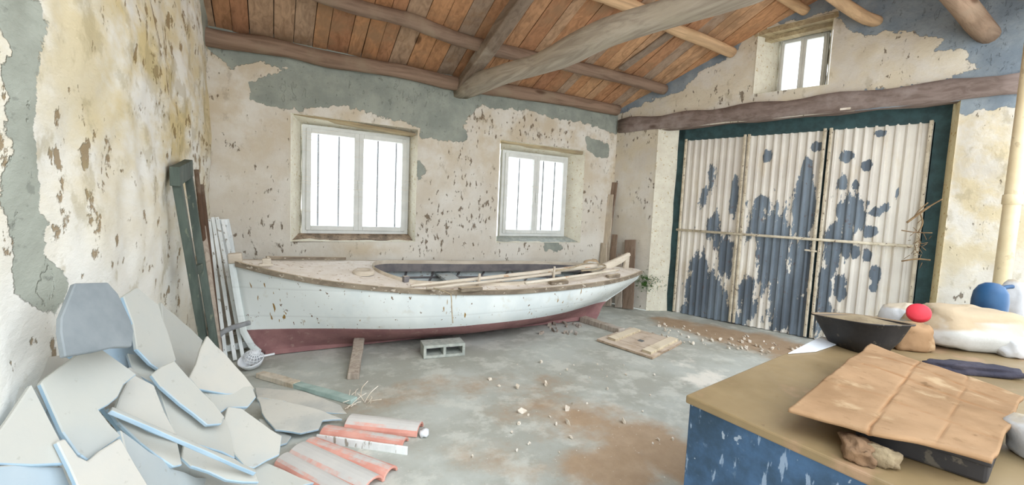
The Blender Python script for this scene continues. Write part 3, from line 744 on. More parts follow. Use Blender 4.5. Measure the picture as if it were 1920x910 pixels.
def cv(a, u): return float(np.interp(u, _us, a))
def stem_x(z): return float(np.interp(z, [0, .03, .10, .25, .6, .93], [-.06, -.10, -.165, -.235, -.285, -.325]))
def stern_x(z): return float(np.interp(z, [0, .05, .18, .26, .40, .56, .64, .70], [4.02, 4.06, 4.12, 4.20, 4.47, 4.74, 4.80, 4.82]))
def heel(p):
    y, z = p.y-YK, p.z; c, s = math.cos(HEEL), math.sin(HEEL)
    return Vector((p.x, YK+y*c-z*s*0+(-s*z*0), z*c+y*s))
def hullp(u, z, side, inset=0):
    s = cv(_sh, u); w = min(1, max(0, (z-.02)/(s-.02)))
    y = cv(_hb, u)*(1-(1-w)**cv(_n, u))**cv(_p, u)
    y = max(y, .018*min(1, u*60+.5))
    y = max(.004, y-inset)
    x = stem_x(z)+u*(stern_x(z)-stem_x(z))
    return heel(Vector((x, YK+side*y, z)))
NU = 72
def hull_strip(zf, rows, inset=0, u0=0., u1=1.):
    vs = []; fs = []
    for side in (-1, 1):
        b = len(vs)
        for i in range(NU+1):
            u = u0+(u1-u0)*i/NU; za, zb = zf(u)
            for j in range(rows+1): vs.append(hullp(u, za+(zb-za)*j/rows, side, inset))
        for i in range(NU):
            for j in range(rows):
                q = [b+i*(rows+1)+j, b+(i+1)*(rows+1)+j, b+(i+1)*(rows+1)+j+1, b+i*(rows+1)+j+1]
                fs.append(q if (side == 1) ^ (inset == 0) else q[::-1])
    return vs, fs
v, f = hull_strip(lambda u: (cv(_sh, u), cv(_zw, u)), 10)
# stem and stern strips closing both sides
def closeends(v, f, rows):
    half = (NU+1)*(rows+1)
    for e in (0, NU):
        for j in range(rows):
            a = e*(rows+1)+j; f.append([a, a+1, half+a+1, half+a])
    return v, f
closeends(v, f, 10)
obj('topside_planking', v, f, M['hull'], boat, True)
v, f = hull_strip(lambda u: (cv(_zw, u)+.001, .02), 14); closeends(v, f, 14)
half = (NU+1)*15
for i in range(NU): f.append([i*15+14, (i+1)*15+14, half+(i+1)*15+14, half+i*15+14])
obj('bottom_planking', v, f, M['anti'], boat, True)
# stem post, keel
mb = MB(); st = [heel(Vector((stem_x(z)-.012, YK, z))) for z in np.linspace(.04, .97, 14)]
mb.tube(st, [.03]*14, 8, 0, True, .7); obj_ = mb.build('stem_post', M['hull'], boat); bev(obj_, .005)
mb = MB().bar((-.07, YK, .03), (4.03, YK, .03), .05, .05, (0, 0, 1), 0, 12); mb.build('keel', M['anti'], boat)
# rubbing rails
for side in (-1, 1):
    mb = MB(); pts = []
    for i in range(61):
        u = .004+.99*i/60; p = hullp(u, cv(_sh, u)-.018, side); pts.append(p+Vector((0, side*.012, 0)))
    vs = []
    for i, p in enumerate(pts):
        a = pts[min(i+1, 60)]-pts[max(0, i-1)]; nrm = Vector((a.y*side*-1, a.x*side, 0)).normalized()
        if side == -1: nrm = Vector((a.y, -a.x, 0)).normalized()
        else: nrm = Vector((-a.y, a.x, 0)).normalized()
        jj = .003*noise.noise(p*7)
        for (o_, h_) in ((-.014, -.028), (.016+jj, -.028), (.016+jj, .022), (-.014, .022)): vs.append(p+nrm*o_+Vector((0, 0, h_)))
    fs = [[i*4+k2, (i+1)*4+k2, (i+1)*4+(k2+1) % 4, i*4+(k2+1) % 4] for i in range(60) for k2 in range(4)]+[[0, 1, 2, 3], [243, 242, 241, 240]]
    if side == 1: fs = [q[::-1] for q in fs]
    bev(obj('rubbing_rail', vs, fs, M['rail'], boat), .004)
# deck with cockpit opening
CX0, CX1 = .93, 4.12
def u_of(x, z=.7): return (x-stem_x(z))/(stern_x(z)-stem_x(z))
UC0, UC1 = u_of(CX0), u_of(CX1)
def cw(u):
    """half width of the cockpit opening"""
    if u <= UC0 or u >= UC1: return 0
    full = max(.03, cv(_hb, u)-.15); a = (u-UC0)/.075; b = (UC1-u)/.16
    return full*min(1, math.sqrt(max(0, 1-(1-min(1, a))**2)))*min(1, math.sqrt(max(0, 1-(1-min(1, b))**2)))
def dz(u, y):
    b = max(.02, cv(_hb, u)); return cv(_sh, u)+.035*(1-(y/b)**2)*min(1, b*2.2)
ul = sorted(set(list(np.linspace(.006, .994, 70))+list(UC0+np.array([0, .0015, .004, .008, .014, .022, .032, .045]))+list(UC1-np.array([0, .003, .008, .016, .03, .05]))))
vs = []; fs = []; rows = 6
for side in (-1, 1):
    b = len(vs)
    for u in ul:
        h0 = cw(u); h1 = max(.004, cv(_hb, u)-.004)
        for j in range(rows+1):
            y = h0+(h1-h0)*j/rows; x = stem_x(.7)+u*(stern_x(.69)-stem_x(.7))
            x = stem_x(cv(_sh, u))+u*(stern_x(cv(_sh, u))-stem_x(cv(_sh, u)))
            vs.append(heel(Vector((x, YK+side*y, dz(u, y)))))
    for i in range(len(ul)-1):
        for j in range(rows):
            q = [b+i*(rows+1)+j, b+(i+1)*(rows+1)+j, b+(i+1)*(rows+1)+j+1, b+i*(rows+1)+j+1]
            fs.append(q if side == 1 else q[::-1])
obj('deck', vs, fs, M['deck'], boat, True)
# coaming: thin strip standing round the opening, grey carlin below it
def opening(n=44):
    P = []
    uu = [UC0+(UC1-UC0)*(.5-.5*math.cos(PI*i/n)) for i in range(n+1)]
    for u in uu: P.append((u, -1))
    for u in uu[::-1][1:-1]: P.append((u, 1))
    return P
def opt(u, s, dzz=0, inset=0):
    y = max(0, cw(u)-inset); zz = cv(_sh, u); x = stem_x(zz)+u*(stern_x(zz)-stem_x(zz))
    return heel(Vector((x, YK+s*y, dz(u, y)+dzz)))
OP = opening()
def ring(name, prof, m):
    vs = []; n = len(OP); k4 = len(prof)
    for (u, s) in OP:
        for (ins, h) in prof: vs.append(opt(u, s, h, ins))
    fs = [[i*k4+k2, ((i+1) % n)*k4+k2, ((i+1) % n)*k4+(k2+1) % k4, i*k4+(k2+1) % k4] for i in range(n) for k2 in range(k4)]
    return obj(name, vs, fs, m, boat)
ring('coaming', ((-.014, -.01), (-.014, .034), (.006, .034), (.006, -.01)), M['boatwood'])
ring('carlin', ((.000, -.008), (.008, -.008), (.012, -.105), (-.01, -.105)), M['coam'])  # carlin's grey tone includes the shadow under the deck, painted in
# inner hull, ribs, stringer, thwart, floorboards
v, f = hull_strip(lambda u: (cv(_sh, u)-.01, .16), 10, .03, .13, .93)
obj('inner_planking', v, f, M['inner'], boat, True)
for side in (-1, 1):
    mb = MB(); mb.tube([hullp(u, cv(_sh, u)-.19, side, .045) for u in np.linspace(.2, .9, 40)], .012, 6, 0, True, .6); mb.build('stringer', M['coam'], boat)
    for u in np.linspace(.27, .85, 9):
        mb = MB(); s = cv(_sh, u); mb.tube([hullp(u, z, side, .042) for z in np.linspace(s-.03, .3, 8)], .013, 6, 0, True, .6); mb.build('rib', M['coam'], boat)
mb = MB()
for i in range(-3, 4): mb.abox(.8, 3.0, YK+i*.1-.046, YK+i*.1+.046, .28, .30)
mb.build('floorboards', M['boatwood'], boat)
u = .44; zz = .58
a = hullp(u, zz, -1, .04); b = hullp(u, zz, 1, .04); bev(MB().bar(a, b, .2, .03).build('thwart', M['inner'], boat), .004)
u = .255; mb = MB(); n = 10   # bulkhead under the fore end of the cockpit
ring_ = [hullp(u, z, -1, .035) for z in np.linspace(cv(_sh, u)-.03, .3, n)]+[hullp(u, z, 1, .035) for z in np.linspace(.3, cv(_sh, u)-.03, n)]
mb.prism(ring_[:8]+ring_[-8:], Vector((.02, 0, 0))); mb.build('bulkhead', M['coam'], boat)
# deck fittings
def deckp(x, y, h=0):
    u = u_of(x, cv(_sh, u_of(x))); return heel(Vector((x, YK+y, dz(u, y)+h)))
def ondeck(px, py):
    """deck point seen at a pixel (heeled mean plane)"""
    z = .75
    for _ in range(12):
        p = onz(px, py, z); y = p.y-YK; u = min(.99, max(.01, u_of(p.x))); z = dz(u, max(-cv(_hb, u), min(cv(_hb, u), y)))+y*math.sin(HEEL)
    return p
p = ondeck(682, 513)
mb = MB().lathe(p+Vector((0, 0, -.005)), [(.10, 0), (.105, .03), (.085, .045), (.062, .045), (.055, .012), (.055, .0)], 28, (0, -.08, 1), False); mb.build('mast_ring', M['boatwood'], boat, True)
MB().lathe(p+Vector((0, 0, .0)), [(.052, 0), (.05, .012)], 20).build('mast_hole', M['blackp'], boat)
p = ondeck(500, 497)
mb = MB().abox(p.x-.035, p.x+.035, p.y-.025, p.y+.025, p.z-.01, p.z+.06).abox(p.x-.06, p.x+.05, p.y-.03, p.y+.03, p.z-.01, p.z+.015)
bev(mb.build('mooring_bitt', M['boatwood'], boat), .006)
p = heel(Vector((-.31, YK, .95))); bev(MB().box(p, (1, 0, .1), (0, 1, 0), (-.1, 0, 1), .055, .05, .045).build('stem_head', M['boatwood'], boat), .012)
for (px, py, L, pinx, piny, pinh) in ((882, 546, .26, 897, 538, .10), (1047, 533, .26, 1037, 530, .15)):
    p = ondeck(px, py); q = ondeck(px+14, py-1); d = (q-p).normalized()
    o = bev(MB().bar(p-d*L/2+Vector((0, 0, .02)), p+d*L/2+Vector((0, 0, .02)), .07, .045, (0, 0, 1), .003, 6).build('oarlock_pad', M['rail'], boat), .012)
    p = ondeck(pinx, piny); MB().tube([p, p+Vector((.01, 0, pinh+.04))], [.017, .013], 8).build('thole_pin', M['boatwood'], boat, True)
for (px, py) in ((761, 529),):
    p = ondeck(px, py); bev(MB().box(p+Vector((0, 0, .03)), (1, .2, 0), (-.2, 1, 0), (0, 0, 1), .03, .025, .03).build('cleat', M['coam'], boat), .006)
# stern piece: raised tail timber and post
def sp(px, py): return ony(px, py, YK+.0)
tail = [(1104, 508), (1122, 500), (1142, 492), (1160, 484), (1181, 474), (1183, 479), (1176, 487), (1166, 494), (1150, 502), (1135, 507), (1120, 514)]
bev(MB().prism([sp(*q) for q in tail], Vector((0, .05, 0))).build('tail_timber', M['oar'], boat), .006)
bev(MB().prism([sp(*q) for q in ((1169, 512), (1173, 490), (1180, 480), (1181, 482), (1178, 514))], Vector((0, .04, 0))).build('stern_post', M['boatwood'], boat), .004)
a = ondeck(1152, 522); bev(MB().bar(a+Vector((-.13, 0, .02)), a+Vector((.1, .02, .03)), .06, .05, (0, 0, 1), .006, 5).build('stern_chock', M['rail'], boat), .012)
# far side board lying on deck edge
b0, b1 = hullp(.05, cv(_sh, .05)+.03, 1, .03), hullp(.2, cv(_sh, .2)+.03, 1, .03)
bev(MB().bar(b0, b1, .03, .03).build('deck_strip', M['rail'], boat), .004)

# things lying in the boat
def lay(name, a, b, ra, rb, m, label, cat, lift=.03):
    return tag(MB().tube(path([a, a.lerp(b, .5)+Vector((0, 0, -.004)), b], 8), [ra+(rb-ra)*i/16 for i in range(17)], 10, .04).build(name, m, None, True), label, cat)
def atz(px, py, z): return onz(px, py, z)
a = onz(770, 536, .735); b = onz(1117, 499, .80); lay('spar', a, b, .012, .036, M['oar'], 'long pale spar laid across the cockpit of the boat', 'spar')
a = onz(800, 541, .72); b = onz(1050, 512, .77); lay('oar_shaft', a, b, .012, .018, M['boatwood'], 'thin greyed oar shaft along the near side deck of the boat', 'oar')
a = onz(985, 531, .745); b = onz(1160, 506, .775); lay('boat_hook_pole', a, b, .016, .016, M['oar'], 'slim pole resting on the after side deck of the boat', 'pole')
r1 = [onz(812, 540, .72), onz(828, 545, .715), onz(842, 551, .70), ony(846, 556, onz(842, 551, .70).y-.035), ony(847, 580, onz(842, 551, .7).y-.04), ony(849, 606, onz(842, 551, .7).y-.02)]
tag(MB().tube(path(r1, 6), .006, 6).build('rope_end', M['rope'], None, True), 'rope end hanging over the near rail of the boat below its middle', 'rope')
r2 = [onz(1040, 508, .80), onz(1070, 503, .82), onz(1100, 494, .83), onz(1135, 498, .82), onz(1120, 505, .80), onz(1090, 508, .8)]
tag(MB().tube(path(r2, 8), .009, 6).build('rope_coil', M['rope'], None, True), 'old rope lying loosely on the stern end of the boat', 'rope')
p = onz(1105, 496, .80); tag(MB().tube(path([p+Vector((-.1, .0, .0)), p+Vector((-.03, .01, .03)), p+Vector((.07, .0, .025)), p+Vector((.14, 0, 0))], 6), [.02]*3+[.035]*8+[.05]*6+[.03]*2, 10, .25).build('rolled_cloth', M['sack'], None, True), 'rolled whitish cloth beside the spar end at the stern of the boat', 'cloth')

# supports and boards on the floor under and beside the boat
bk = thing('concrete_block', (1.5, 3.98, 0), 'grey hollow concrete block propping the boat hull', 'block')
c0, c1 = onz(794, 674, 0), onz(872, 667, 0); ax = (c1-c0); BLN = .42; ax = ax.normalized(); ay = Vector((-ax.y, ax.x, 0)); cc = c0+ax*BLN/2+ay*.1; hz = .13
ORG[bk.name] = cc; bk.location = cc
mb = MB(); t_ = .028
mb.box(cc+Vector((0, 0, t_/2)), ax, ay, (0, 0, 1), BLN/2, .1, t_/2).box(cc+Vector((0, 0, hz-t_/2)), ax, ay, (0, 0, 1), BLN/2, .1, t_/2)
for s in (-1, 0, 1): mb.box(cc+ax*s*(BLN/2-t_/2)+Vector((0, 0, hz/2)), ax, ay, (0, 0, 1), t_/2, .1, hz/2-t_+.001)
bev(mb.build('block_shell', M['block'], bk), .003)
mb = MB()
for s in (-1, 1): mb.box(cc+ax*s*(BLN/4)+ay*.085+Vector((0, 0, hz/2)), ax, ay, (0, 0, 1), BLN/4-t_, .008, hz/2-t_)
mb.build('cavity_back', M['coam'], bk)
a, b = onz(662, 712, 0), onz(676, 645, 0)
o = MB().bar(a+Vector((0, 0, .025)), b+Vector((0, 0, .14)), .10, .06, (0, 0, 1), .006, 6).build('wooden_prop', M['grey_wood']); tag(bev(o, .008), 'greyed plank end sloping out from under the boat hull', 'plank')
a, b = onz(1092, 598, .03), onz(1166, 622, .03)
o = MB().bar(a, b, .12, .07, (0, 0, 1), .005, 6).build('floor_timber', M['grey_wood']); tag(bev(o, .008), 'thick grey timber on the floor beside the boat stern, ending at the plank hatch', 'timber')
# dark debris patch under the stern
mb = MB()
rs = random.Random(3)
for i in range(26):
    p = onz(rs.uniform(1015, 1090), rs.uniform(600, 628), 0); s = rs.uniform(.008, .03)
    mb.box(p+Vector((0, 0, s*.5)), (rs.random(), rs.random(), .2), (-rs.random(), rs.random(), 0), (0, 0, 1), s, s*rs.uniform(.4, 1), s*.6, s*.2)
tag(mb.build('wood_chips', M['grey_wood']), 'scattered wood chips on the floor under the boat stern', 'debris', None, 'stuff')
# plank hatch
hc = [onz(1120, 640, 0), onz(1222, 675, 0), onz(1281, 645, 0), onz(1180, 617, 0)]
hr = thing('plank_hatch', (hc[0]+hc[2])/2, 'square hatch of nailed boards with two battens lying on the floor', 'hatch')
ux = (hc[1]-hc[0]+hc[2]-hc[3])/2; uy = (hc[3]-hc[0]+hc[2]-hc[1])/2; oo = (hc[0]+hc[1]+hc[2]+hc[3])/4
for i in range(4):
    t = (i+.5)/4-.5
    bev(MB().box(oo+uy*t+Vector((0, 0, .014)), ux, uy, (0, 0, 1), ux.length/2-.004*(i % 2), uy.length/8-.003, .013, .002).build('board', M['hatch_wood'], hr), .003)
for t in (-.3, .36):
    bev(MB().box(oo+ux*t+uy*.02+Vector((0, 0, .042)), uy, ux, (0, 0, 1), uy.length/2*(.78 if t < 0 else .9), .055, .015, .003).build('batten', M['batten_wood'], hr), .003)
bev(MB().box(oo+ux*.03-uy*.02+Vector((0, 0, .031)), ux, uy, (0, 0, 1), .03, .03, .005).build('metal_plate', M['bar'], hr), .002)

# boards leaning in the far corner
def lean(name, top, bot, w, th, m, label, cat, face, group=None):
    o = MB().bar(bot, top, w, th, face, .004, 8).build(name, m); return tag(bev(o, .004), label, cat, group)
def dwall(x, y, off=-.05): return dw(x, y, off)
fc = -DNN
def bd(tx, ty, bx, by, w, m, label, off=-.06, boff=-.22, group=None):
    t = dw(tx, ty, off); b0 = dw(bx, by, boff); lean('leaning_board', t, Vector((b0.x, b0.y, .005)), w, .025, m, label, 'board', fc, 'boards leaning in the far corner')
bd(1146, 342, 1118, 585, .23, M['board_dark'], 'tallest dark board leaning in the corner behind the boat stern', -.04, -.10)
bd(1142, 365, 1128, 590, .16, M['pale_wood'], 'pale tan board leaning just in front of the tallest corner board', -.09, -.20)
bd(1153, 440, 1140, 590, .10, M['board_dark'], 'short greyed board leaning beside the pale tan corner board', -.12, -.22)
bd(1133, 456, 1125, 595, .11, M['pale_wood'], 'short pale board end standing up behind the boat stern', -.20, -.26)
bd(1182, 450, 1176, 600, .18, M['board_dark'], 'broad grey board with square top leaning right of the boat stern', -.06, -.2)
bd(1160, 476, 1158, 600, .12, M['grey_wood'], 'grey board leaning directly behind the raised boat tail', -.10, -.24)
bd(1140, 520, 1136, 604, .15, M['grey_wood'], 'low grey board with upright edge under the boat stern', -.16, -.3)
# moss at the wall foot
rs = random.Random(11); mb = MB()
for i in range(300):
    p = dw(rs.gauss(1218, 13), rs.gauss(530, 8), -.004); n_ = Vector((rs.uniform(-1, 1), rs.uniform(-1, 1), rs.uniform(-.2, 1))).normalized(); s = rs.uniform(.006, .014)
    a = n_.orthogonal().normalized(); mb.add([p, p+a*s+n_*s*.6, p+n_*s*2, p-a*s*.7+n_*s*.8], [[0, 1, 2, 3]])
tag(mb.build('moss_growth', M['leaf']), 'patch of green moss growing low on the pier left of the metal door', 'moss', None, 'stuff')
# crumbs along the door
rs = random.Random(21); mb = MB()
for i in range(150):
    if i < 110:
        t = rs.random(); p = onz(1225+t*330+rs.uniform(-30, 10), 600+t*62+rs.uniform(-2, 30), 0)
    else: p = onz(rs.uniform(880, 1280), rs.uniform(680, 860), 0)
    s = rs.choice([.006, .008, .012, .02]); mb.box(p+Vector((0, 0, s*.5)), (rs.random()+.1, rs.random(), 0), (-rs.random(), rs.random()+.1, .3), (0, 0, 1), s, s*rs.uniform(.5, 1), s*.6, s*.3)
tag(mb.build('plaster_crumbs', M['crumb']), 'white plaster crumbs strewn on the floor before the metal door', 'crumbs', None, 'stuff')
# ------------------------------------------------------------------ left corner: frame, poles, slatted panel
def lwall(x, y, off=.05): return onx(x, y, XL+off)
gr = thing('wooden_trestle', onz(392, 655, 0), 'dark green wooden trestle with two uprights leaning on the left wall', 'trestle')
ga_, gb_ = lwall(331, 335), lwall(352, 322); za_ = ga_.z
fa, fb = onx(382, 640, XL+.16), onx(402, 648, XL+.22)
for (t, b) in ((ga_, fa), (gb_, fb)):
    b2 = t+(b-t)*((t.z-.01)/(t.z-b.z)) if b.z < t.z else b
    bev(MB().bar(b2, t, .062, .045, (1, 0, 0), .002, 6).build('stile', M['green_wood'], gr), .004)
d = (gb_-ga_).normalized(); bev(MB().bar(ga_-d*.06+Vector((0, 0, .02)), gb_+d*.05+Vector((0, 0, .02)), .05, .12, (0, 0, 1), .002, 3).build('head_rail', M['green_wood'], gr), .004)
m0, m1 = ga_.lerp(fa, .55), gb_.lerp(fb, .55); bev(MB().bar(m0, m1, .03, .06).build('cross_rail', M['green_wood'], gr), .003)
def pole(tx, ty, bx, by, r, label, off=.03, boff=.14, m='brown_pole'):
    t = onx(tx, ty, XL+off); b = onx(bx, by, XL+boff); b = t+(b-t)*((t.z-.01)/(t.z-b.z))
    tag(MB().tube([t.lerp(b, i/8)+Vector((0, .006*math.sin(i), 0)) for i in range(9)], r, 8, .1).build('wooden_pole', M[m], None, True), label, 'pole', 'poles in the left corner')
pole(368, 318, 402, 640, .017, 'thin brown pole leaning right beside the green trestle')
pole(377, 346, 412, 650, .02, 'second thin brown pole, between the green trestle and the white slats', .035, .17)
pole(380, 425, 408, 640, .024, 'stout greyed pole standing lower than its neighbours in the left corner', .06, .2, 'grey_wood')
# white slatted panel
def yp(x, y, Y): return ony(x, y, Y)
Yt, Yb2 = YB-.28, YB-.86
sr = thing('slatted_panel', onz(440, 668, 0), 'white slatted panel leaning in the corner against the boat bow', 'panel')
sl = [((392, 412), (424, 676)), ((399, 408), (441, 676)), ((407, 408), (456, 672)), ((417, 412), (474, 664))]
TB = []
for (t, b) in sl:
    tp = yp(t[0], t[1], Yt); bp = onz(b[0], b[1], .01); TB.append((tp, bp))
    bev(MB().bar(bp, tp, .031, .022, (0, -1, .4), .001, 8).build('slat', M['white_slat'], sr), .003)
for k2, nm in ((.02, 'rail'), (.93, 'rail')):
    a = TB[0][0].lerp(TB[0][1], k2); b = TB[-1][0].lerp(TB[-1][1], k2); d = (b-a).normalized()
    bev(MB().bar(a-d*.04+Vector((0, .03, 0)), b+d*.04+Vector((0, .03, 0)), .03, .06).build(nm, M['white_slat'], sr), .003)
t, b = yp(421, 412, YB-.2), yp(436, 500, YB-.34)
lean('leaning_board', t, t+(b-t)*((t.z-.01)/(t.z-b.z)), .085, .03, M['white_slat'], 'wide cream board behind the white slats at the boat bow', 'board', (0, -1, .3))
# curved grey strap
sp_ = [onz(398, 690, .35), yp(402, 650, 4.3), yp(412, 628, 4.28), yp(432, 616, 4.3), yp(455, 609, 4.36), yp(466, 606, 4.42)]
sp_[0] = yp(402, 690, 4.2)
tag(MB().tube(path(sp_, 8), .022, 8, 0, True, .5).build('curved_strap', M['strap'], None, True), 'curved grey strap looping in front of the white slats', 'strap')
# white plastic basket
bp = onz(474, 690, .0); bk = thing('plastic_basket', bp, 'small broken white plastic basket on the floor at the boat bow', 'basket')
mb = MB(); c = bp+Vector((0, 0, .02))
prof = [(.02, .0), (.075, .015), (.095, .05), (.105, .075)]
mb.lathe(c, prof, 20, (-.2, -.35, 1), False); o = mb.build('bowl', M['plastic_w'], bk, True); o.modifiers.new('shell', 'SOLIDIFY').thickness = .005
mb = MB(); ax = Vector((.25, -.5, 1)).normalized(); e1 = ax.orthogonal().normalized(); e2 = ax.cross(e1); cc = c+Vector((.0, .03, .055))
for i in range(8):
    a = PI*i/8; mb.tube([cc+(e1*math.cos(a)+e2*math.sin(a))*.08*math.cos(t)+ax*.075*math.sin(t) for t in np.linspace(0, PI, 13)], .004, 5)
for t in (.1, .45, .8, 1.1): mb.tube([cc+(e1*math.cos(a)+e2*math.sin(a))*.08*math.cos(t)+ax*.075*math.sin(t) for a in np.linspace(0, 2*PI, 21)], .004, 5)
mb.build('grid_dome', M['plastic_w'], bk, True)
bev(MB().bar(c+Vector((.05, -.02, .08)), c+Vector((.17, -.01, .09)), .02, .015).build('handle', M['plastic_w'], bk), .004)

# ------------------------------------------------------------------ slate pile
def cA(x, y): return (x*.4724, 480+y*.4725)
def cB(x, y): return (380+x*.3407, 600+y*.3407)
PN = Vector((1, -.12, .86)).normalized(); PP = Vector((XL+.04, 2.0, .97))
NORMS = {}
def slate(pts, off, label, n=PN, m='slate', conv=cA, th=.016, base=None, name='stone_slab', group=None, jag=.006):
    n = Vector(n).normalized(); P = [conv(*p) for p in pts]
    cx = sum(p[0] for p in P)/len(P); cy = sum(p[1] for p in P)/len(P)
    anchor = base if base is not None else hit(cx, cy, PN, PP+PN*off)
    V = [hit(x, y, n, anchor) for (x, y) in P]
    rs = random.Random(int(cx*7+cy)); out = []
    for i in range(len(V)):
        a, b = V[i], V[(i+1) % len(V)]; L = (b-a).length; k2 = max(1, int(L/.06)); ed = (b-a).normalized(); sd = ed.cross(n)
        for q in range(k2):
            p = a.lerp(b, q/k2)
            if q: p = p+sd*rs.uniform(-jag, jag)
            out.append(p)
    o = bev(MB().prism(out, -n*th).build(name, M[m]), .003, 1)
    return tag(o, label, 'slab', 'stone slabs of the pile')
up = Vector((.35, -.25, 1))
# upright slabs against the wall
slate([(300, 108), (430, 105), (470, 150), (520, 255), (532, 300), (525, 360), (380, 380), (260, 400), (243, 300), (245, 245)], 0, 'bare dark grey eight-sided slab standing against the left wall, topmost of the pile', (.86, -.3, .35), 'slate_dark', base=onx(180, 590, XL+.14))
slate([(490, 160), (545, 125), (632, 195), (700, 412), (660, 470), (600, 430), (545, 372), (530, 270)], .02, 'tall pale slab leaning right of the dark eight-sided slab', (.85, -.35, .4), base=onx(290, 610, XL+.16))
slate([(640, 182), (660, 205), (760, 290), (806, 336), (790, 390), (758, 480), (690, 412), (650, 290)], .0, 'slim pale slab leaning in the pile behind the pointed triangle', (.86, -.3, .4), base=onx(340, 625, XL+.17))
slate([(824, 316), (930, 430), (1010, 525), (1000, 560), (790, 530), (752, 484)], .05, 'pointed triangular slab standing at the right back of the pile', (.62, -.5, .6), base=None)
# main slabs, back to front
slate([(100, 420), (130, 408), (250, 393), (285, 412), (200, 500), (190, 620), (130, 520)], -.01, 'slab leaning on the wall behind the big central slab', (.85, -.3, .45))
slate([(-60, 530), (75, 515), (112, 532), (60, 640), (15, 700), (-80, 720)], -.01, 'grey slab at the wall left of the cracked triangle', (.85, -.2, .45))
slate([(505, 385), (570, 398), (625, 440), (640, 520), (530, 460)], -.03, 'small whitish slab wedged below the tall pale slab', (.5, -.3, .8))
slate([(625, 512), (720, 500), (900, 655), (935, 805), (700, 712)], .0, 'wide slab under the long tilted slab right of centre', (.75, -.35, .6))
slate([(602, 470), (640, 440), (692, 416), (800, 535), (893, 640), (880, 668), (825, 672), (720, 590), (640, 520)], .045, 'long tilted slab right of centre with its corner on the slab below', (.74, -.38, .58))
slate([(128, 508), (170, 590), (205, 660), (250, 745), (262, 826), (130, 832), (-40, 826), (-60, 780), (40, 640)], .02, 'cracked triangular slab at the left edge of the pile', (.8, -.42, .45))
slate([(525, 468), (612, 512), (655, 620), (715, 735), (600, 692), (458, 622), (480, 555)], .03, 'four-cornered slab right of the big central slab', (.78, -.4, .5))
slate([(370, 345), (455, 405), (545, 470), (492, 512), (470, 560), (432, 592), (395, 612), (440, 670), (484, 715), (405, 770), (350, 812), (310, 785), (250, 700), (205, 600), (163, 505), (178, 488), (280, 412)], .06, 'largest four-sided slab in the middle of the pile', (.8, -.42, .45))
slate([(430, 602), (500, 640), (612, 690), (705, 735), (725, 830), (690, 838), (560, 745), (470, 660)], -.02, 'narrow slab below the four-cornered slab', (.7, -.45, .55))
slate([(226, 738), (260, 725), (312, 795), (352, 815), (402, 772), (480, 724), (540, 830), (620, 960), (330, 960)], .025, 'broad slab at the bottom of the pile below the largest one', (.78, -.45, .45))
slate([(735, 735), (830, 765), (935, 805), (1016, 862), (1030, 900), (900, 890), (760, 835), (722, 800)], .005, 'low narrow slab at the right foot of the pile', (.55, -.5, .7))
# right, flatter ones
slate([(790, 520), (1000, 517), (1018, 560), (985, 600), (905, 602), (870, 625)], .03, 'nearly flat slab below the pointed triangle', (.45, -.4, .8))
slate([(905, 598), (960, 605), (1030, 655), (1120, 715), (1110, 790), (1010, 842), (980, 838), (930, 785), (880, 690)], .02, 'rounded slab at the right of the pile above the red tiles', (.5, -.5, .75))
fl_ = lambda x, y, z: onz(*cB(x, y), z)
slate([(450, 385), (560, 395), (760, 470), (795, 515), (660, 505), (450, 445), (300, 425), (290, 372)], 0, 'greyish slab lying flat behind the big floor slab', (0.06, -.04, 1), m='slate_flat', conv=cB, base=fl_(540, 440, .03))
slate([(296, 425), (450, 447), (660, 500), (770, 545), (660, 552), (640, 600), (540, 622), (400, 602), (345, 540)], 0, 'big pale slab lying on the floor just behind the red tiles', (.1, -.12, 1), m='slate_flat', conv=cB, base=fl_(520, 530, .075))
slate([(310, 545), (350, 545), (420, 615), (490, 640), (465, 675), (410, 690), (340, 600)], 0, 'small slab tucked under the big floor slab', (.15, -.1, 1), m='slate_flat', conv=cB, base=fl_(410, 630, .03))
slate([(240, 830), (420, 850), (560, 880), (640, 960), (200, 960)], 0, 'flat slab at the bottom edge beside the red tiles', (.15, -.15, 1), m='slate_flat', conv=cB, base=fl_(400, 900, .02))
# lower slabs, then unseen filler slabs added to make the gaps look bluish
slate([(-60, 838), (250, 836), (300, 960), (-60, 960)], -.03, 'shadowed slab under the cracked triangle', (.9, -.35, .25))
slate([(480, 690), (690, 845), (920, 915), (940, 980), (560, 980)], -.07, 'shadowed slab under the narrow low slabs', (.88, -.2, .3))
slate([(80, 430), (140, 500), (240, 660), (270, 800), (60, 760), (30, 560)], -.07, 'added bluish filler slab in the gap between the cracked triangle and the largest slab', (.9, -.3, .25))
slate([(380, 560), (520, 440), (720, 640), (740, 860), (560, 800)], -.09, 'added bluish filler slab in the gap below the largest slab', (.85, -.25, .4))
slate([(240, 270), (330, 200), (560, 300), (640, 440), (500, 500), (300, 440)], -.07, 'added bluish filler slab behind the dark eight-sided slab', (.92, -.1, .2), 'slate', base=onx(210, 640, XL+.05))
slate([(600, 350), (780, 380), (1000, 560), (900, 760), (640, 560)], -.08, 'added filler slab in the gap behind the long tilted slab', (.8, -.1, .6))
slate([(700, 700), (1000, 800), (1250, 900), (1000, 980), (640, 900)], -.06, 'added filler slab under the right foot of the pile', (.5, -.3, .85))
# strips between slabs
a, b = hit(*cA(436, 612), PN, PP+PN*.03), hit(*cA(1010, 862), PN, PP+PN*.05)
tag(bev(MB().bar(a, b, .018, .016, PN, .001, 8).build('thin_strip', M['slate']), .003), 'thin pale strip wedged along the lower slabs of the pile', 'strip')

